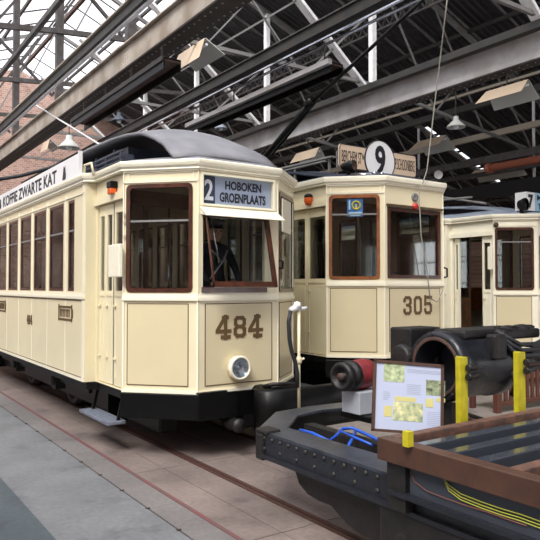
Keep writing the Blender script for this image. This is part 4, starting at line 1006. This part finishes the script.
# longitudinal girders and beams
def beam(name, label, cat, boxes, mm, y0=-8, y1=25):
    """boxes: (x0,x1,h0,h1[,material]) relative to eye height"""
    m = MB(); X = boxes[0][0]; Zc = boxes[0][2]+EYE
    root = None
    for i, bx in enumerate(boxes):
        m = MB(); m.box(bx[0], bx[1], y0, y1, EYE+bx[2], EYE+bx[3])
        if i == 0: root = m.build(name, mm, None, bevel=.004); tag(root, label, cat)
        else: m.build(bx[5] if len(bx) > 5 else 'flange', bx[4], root, bevel=.004)
    return root
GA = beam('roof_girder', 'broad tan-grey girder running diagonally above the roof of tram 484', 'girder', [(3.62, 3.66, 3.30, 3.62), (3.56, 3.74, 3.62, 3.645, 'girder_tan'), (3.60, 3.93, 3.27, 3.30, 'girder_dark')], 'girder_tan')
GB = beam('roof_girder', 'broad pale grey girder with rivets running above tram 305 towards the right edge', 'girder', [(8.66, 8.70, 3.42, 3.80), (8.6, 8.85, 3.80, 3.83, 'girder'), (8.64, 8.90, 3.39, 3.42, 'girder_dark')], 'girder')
def rivets(root, X, h0, h1, xf0, xf1, hf):
    m = MB()
    for tY in TR:
        for k in range(5):
            for s_ in (-.12, -.04, .04, .12): m.ball((X, tY+s_, EYE+h0+.06+k*(h1-h0-.12)/4), .012, .6, 1, 1, 6)
    m.build('rivet', root.data.materials[0], root, kind='stuff')
    m = MB()
    for k in range(110):
        for x in (xf0+.08, xf1-.06): m.ball((x, 1+k*.14, EYE+hf-.002), .016, 1, 1, .6, 6)
    m.build('flange_rivet', 'steel_mid', root, kind='stuff')
TR = [1.7, 5.42, 9.15, 12.85, 16.5, 20.2]
rivets(GA, 3.618, 3.30, 3.6, 3.6, 3.93, 3.27); rivets(GB, 8.658, 3.42, 3.73, 8.64, 8.90, 3.39)
B = [
 ('beam', 'dark steel channel with pale top edge, in front of the broad tan-grey girder', [(3.0, 3.08, 3.39, 3.52), (2.96, 3.12, 3.52, 3.545, 'steel_tan'), (3.04, 3.09, 3.36, 3.39, 'steel_white')], 'steel_dark'),
 ('beam', 'thin dark pipe crossing the bright glazing in the upper left corner', [(2.19, 2.25, 3.40, 3.47)], 'steel_post'),
 ('beam', 'rusty ridge beam along the top of the glazed roof at upper left', [(5.65, 5.74, 7.96, 8.08)], 'rust'),
 ('beam', 'dark beam with pale conduits beneath it, crossing above the white-topped trough', [(5.88, 6.05, 3.74, 3.90), (5.84, 6.09, 3.90, 3.92, 'steel_post'), (5.95, 5.99, 3.66, 3.69, 'chrome', 'conduit'), (6.05, 6.09, 3.62, 3.65, 'chrome', 'conduit')], 'steel_dark'),
 ('beam', 'dark rail lying along the top of the pale grey riveted girder', [(8.44, 8.58, 3.78, 3.90)], 'steel_dark'),
 ('conduit', 'thin tan conduit just below the pale grey girder, passing the tan lamp reflectors', [(11.0, 11.05, 4.05, 4.10)], 'steel_tan'),
 ('beam', 'dark beam just below the thin tan conduit at right', [(11.3, 11.42, 3.82, 3.96)], 'steel_dark'),
 ('beam', 'tan beam above the terracotta pipe at right', [(13.0, 13.1, 3.60, 3.74)], 'steel_tan'),
 ('beam', 'slim dark beam running behind the terracotta pipe', [(13.5, 13.6, 3.10, 3.28)], 'steel_post'),
 ('beam', 'deep black beam low above the roof of the right hand tram', [(14.0, 14.2, 2.30, 2.66)], 'black'),
 ('beam', 'slender dark beam between the terracotta pipe and the deep black beam', [(13.8, 13.9, 2.86, 2.96)], 'steel_dark'),
]
for nm, lb, bx, mm in B: beam(nm, lb, 'conduit' if nm == 'conduit' else 'beam', bx, mm)
# lattice purlin
m = MB(); X = 9.6; h = 5.5+EYE
m.bar((X, -8, h), (X, 25, h), .04, .04); m.bar((X, -8, h+.2), (X, 25, h+.2), .04, .04)
lp = m.build('lattice_beam', 'steel_post', None); tag(lp, 'grey lattice beam running above the pale grey riveted girder', 'beam')
m = MB()
for k in range(110):
    y = -2+k*.24; m.bar((X, y, h), (X, y+.12, h+.2), .03, .02); m.bar((X, y+.12, h+.2), (X, y+.24, h), .03, .02)
m.build('lacing', 'steel_post', lp, kind='stuff')
m = MB(); p = onX(486, 144, 12.5); m.tube([(12.5, p.y, EYE+2.74), (12.5, 1, EYE+2.74)], .09, 16); m.lathe([(.09, 0), (.115, 0), (.115, .12), (.09, .12)], (12.5, p.y-.02, EYE+2.74), (0, -1, 0), 16)
tag(m.build('drain_pipe', 'terra'), 'terracotta coloured pipe hanging under the roof at the right', 'pipe')

# transverse trusses
where = ['nearest roof truss, above the viewer', 'roof truss whose pale raker meets the grey girder at the right edge', 'roof truss with pale post and raker standing over the round 9 disc',
         'roof truss with pale post and raker above the roof of tram 305', 'roof truss with pale post and raker behind the trough lamps', 'farthest roof truss, close to the brick gable']
for ti, Y in enumerate(TR):
    t = thing('roof_truss', where[ti], 'truss', (8.7, Y, EYE+3.9), 'roof trusses')
    def q(x, h): return (x-8.7, 0, h-3.9)
    rh = lambda x: roofh(x)-EYE
    def part(nm, segs, mm, w=.06, hh=.08, oy=0):
        m = MB()
        for a, b in segs: m.bar(Vector(q(*a))+Vector((0, oy, 0)), Vector(q(*b))+Vector((0, oy, 0)), w, hh, (0, 1, 0))
        m.build(nm, mm, t)
    part('top_chord', [((LX+.1, rh(LX+.1)-.2), (RX, rh(RX)-.2)), ((RX, rh(RX)-.2), (SX, rh(SX)-.2)), ((SX, rh(SX)-.2), (EX-.1, rh(EX-.1)-.2))], 'steel_mid', .09, .09)
    part('tie', [((LX+.1, 4.1), (3.65, 5.1)), ((3.65, 5.1), (8.7, 5.6))], 'steel_post', .10, .08, -.04)
    part('bottom_chord', [((3.7, 3.95), (8.7, 3.98)), ((8.7, 3.98), (14.1, 3.3)), ((14.1, 3.3), (EX-.1, 2.0))], 'steel_mid', .06, .06)
    part('post', [((3.72, 3.31), (3.72, rh(3.72)-.2))], 'steel_post', .14, .14, .02)
    part('post', [((8.74, 3.43), (8.74, rh(8.72)-.2))], 'steel_white', .11, .11)
    part('post', [((14.1, 2.66), (14.1, rh(14.1)-.2))], 'steel_white', .05, .05)
    part('raker', [((8.62, 3.80), (5.3, 6.5))], 'steel_white', .06, .17)
    part('gusset', [((8.5, 3.86), (9.0, 3.86))], 'girder', .03, .30, -.05)
    part('web', [((10.6, 3.74), (8.8, rh(8.8)-.4)), ((10.6, 3.74), (12.2, rh(12.2)-.2)), ((12.2, 3.55), (10.6, rh(10.6)-.2)), ((14.1, 3.3), (12.4, rh(12.4)-.2)), ((14.1, 3.3), (16.2, rh(16.2)-.2)), ((16.2, 2.9), (14.3, rh(14.3)-.2)),
                ((5.2, 3.96), (6.9, 5.2)), ((6.9, 3.97), (5.6, 5.3)), ((6.9, 5.4), (8.2, rh(8.2)-.2)), ((7.2, 3.97), (8.7, 5.4)), ((4.0, 5.1), (5.3, rh(5.3)-.2))], 'steel_mid', .032, .032, .03)
    part('web', [((2.5, 5.0), (3.6, 6.6)), ((1.4, 4.85), (2.4, 6.3)), ((3.6, 5.2), (5.2, 7.7)), ((3.7, 3.7), (5.0, 5.1)), ((3.6, 3.8), (2.4, 4.9))], 'steel_post', .045, .045, .03)

# ================================================================== trolley troughs and lamps
def trough(X, h, Ya, Yb, label, top):
    t = thing('trolley_trough', label, 'trough', (X, (Ya+Yb)/2, EYE+h), 'wire troughs'); c = (Ya+Yb)/2
    m = MB(); a, b = Ya-c, Yb-c
    m.box(-.12, -.10, a, b, -.08, .05); m.box(.10, .12, a, b, -.08, .05); m.box(-.12, .12, a, b, .05, .07); m.build('channel', 'black', t, bevel=.006)
    m = MB(); m.box(-.20, -.12, a-.02, b, .02, .10) if top else m.box(-.14, -.12, a, b, .02, .08); m.build('side_board', 'girder' if top else 'steel_dark', t)
    m = MB(); m.box(-.10, .10, a, b, .02, .045); m.build('liner', 'rust', t)
    for k in range(4):
        y = a+.3+k*(b-a-.6)/3; m = MB(); m.bar((0, y, .08), (0, y, .32 if not top else .5), .02, .02); m.bar((-.14, y, .085), (.14, y, .085), .04, .02); m.build('hanger', 'steel_dark', t)
trough(3.45, 2.76, 7.15, 10.8, 'black inverted wire trough hanging directly over tram 484', False)
trough(6.33, 3.35, 7.4, 12.1, 'long wire trough with pale side board hanging over tram 305', True)
def reflector(px, py, X, ln, w, label, rot=0):
    p = onX(px, py, X); t = thing('lamp_reflector', label, 'lamp', p, 'sheet metal strip lamps'); t.rotation_euler = (0, rot, 0)
    m = MB(); m.hexa([(-w, -ln/2, -.16), (-w, ln/2, -.16), (-w+.01, ln/2, -.16), (-w+.01, -ln/2, -.16), (-.02, -ln/2*.9, .12), (-.02, ln/2*.9, .12), (0, ln/2*.9, .12), (0, -ln/2*.9, .12)]); m.build('outer_panel', 'shade_tan', t)
    m = MB(); m.hexa([(w-.01, -ln/2, -.2), (w-.01, ln/2, -.2), (w, ln/2, -.2), (w, -ln/2, -.2), (0, -ln/2*.9, .12), (0, ln/2*.9, .12), (.02, ln/2*.9, .12), (.02, -ln/2*.9, .12)]); m.build('inner_panel', 'shade_white', t)
    m = MB(); m.tube([(0, -ln/2+.05, .02), (0, ln/2-.05, .02)], .02, 8); m.build('tube', 'white', t)
    m = MB(); m.bar((0, 0, .1), (0, 0, .6), .02, .02); m.build('hanger', 'steel_dark', t)
reflector(194, 54, 4.9, 1.0, .25, 'tan and white lamp reflector beside the end of the black trough', -.36)
reflector(507, 92, 10.5, 1.0, .3, 'tan and white lamp reflector just below the pale grey girder at far right')
reflector(432, 143, 12.5, 1.0, .34, 'tan lamp reflector directly right of the round 9 disc')
reflector(308, 155, 10.5, 1.1, .2, 'small tan lamp reflector left of the 9 disc, above the tram roof')
reflector(496, 171, 15.5, 1.6, .3, 'dull white lamp reflector above the light blue destination box')
reflector(48, 145, 5.6, .8, .2, 'tan lamp reflector in front of the brick wall, beside the white shade', -.3)
def bell(px, py, X, r, label, mm='shade_white'):
    p = onX(px, py, X); t = thing('pendant_lamp', label, 'lamp', p, 'enamel pendant lamps')
    m = MB(); m.lathe([(r, 0), (r*.97, .03), (r*.55, r*.55), (r*.3, r*.8), (r*.25, r*1.2), (0, r*1.25)], (0, 0, -r*.5), n=24); m.build('lamp_shade', mm, t, solid=.006)
    m = MB(); m.ball((0, 0, -r*.4), r*.3); m.build('bulb', 'white', t)
    m = MB(); m.bar((0, 0, r*.7), (0, 0, r*.7+.7), .02, .02); m.build('rod', 'steel_dark', t)
bell(69, 143, 4.7, .26, 'white cone shaped pendant lamp hanging before the brick wall at left')
bell(456, 123, 10.6, .19, 'white bell shaped pendant lamp above the right end of the 9 board')
bell(119, 118, 6.2, .2, 'dark blue grey pendant lamp hanging under the trough over tram 484', 'roof_dark')
bell(221, 126, 8.0, .16, 'blue grey pendant lamp hanging above the grey tram roof', 'roof_blue')
# wires
def wire(nm, label, pts, r, mm, cat):
    m = MB(); c = Vector(pts[0]); m.tube([Vector(p)-c for p in pts], r, 6); o = m.build(nm, mm); o.location = c; tag(o, label, cat); return o
a = onX(34, 104, 3.25); b = Vector((3.1, 8.3, 3.9)); b = onX(99, 144, 3.3); c = Vector((3.35, 7.4, 3.66))
wire('overhead_wire', 'pale wire slanting down from the dark channel to the roof of tram 484', [a, b, c], .014, 'steel_white', 'wire')
wire('power_cable', 'thick black cable sagging along the brick wall behind the white advert board', [onY(-12, 181, 20), onY(20, 176, 20), onY(50, 168, 20), onY(82, 155, 20)], .06, 'hose', 'cable')
top = Vector((6.335, 5.85, 0))+pe
pts = [top, onY(440, 60, 5.5), onY(434, 110, 5.62), onY(427, 170, 5.75), onY(419, 195, 5.77), onY(421, 235, 5.79), onY(427, 270, 5.79), onY(430, 298, 5.79), onY(437, 302, 5.79), onY(443, 290, 5.8)]
wire('trolley_rope', 'thin pale rope hanging from the trolley pole down the front of tram 305', pts, .008, 'rope', 'rope')

# ================================================================== light
W = bpy.data.worlds.new('sky'); S.world = W; W.use_nodes = True; nt = W.node_tree
bg = nt.nodes['Background']; bg.inputs['Color'].default_value = (.95, .96, 1.0, 1); bg.inputs['Strength'].default_value = 1.25
sd = bpy.data.lights.new('sun', 'SUN'); sd.energy = 2.6; sd.angle = math.radians(25); sd.color = (1, .97, .9)
so = bpy.data.objects.new('sun', sd); COL.objects.link(so); so.rotation_euler = Vector((.50, .36, -.79)).to_track_quat('-Z', 'Y').to_euler()
S.view_settings.view_transform = 'Standard'; S.view_settings.look = 'None'; S.view_settings.gamma = 1; S.view_settings.use_curve_mapping = False
S.view_settings.exposure = .82
if hasattr(S, 'cycles'):
    S.cycles.max_bounces = 10; S.cycles.transparent_max_bounces = 24; S.cycles.diffuse_bounces = 5
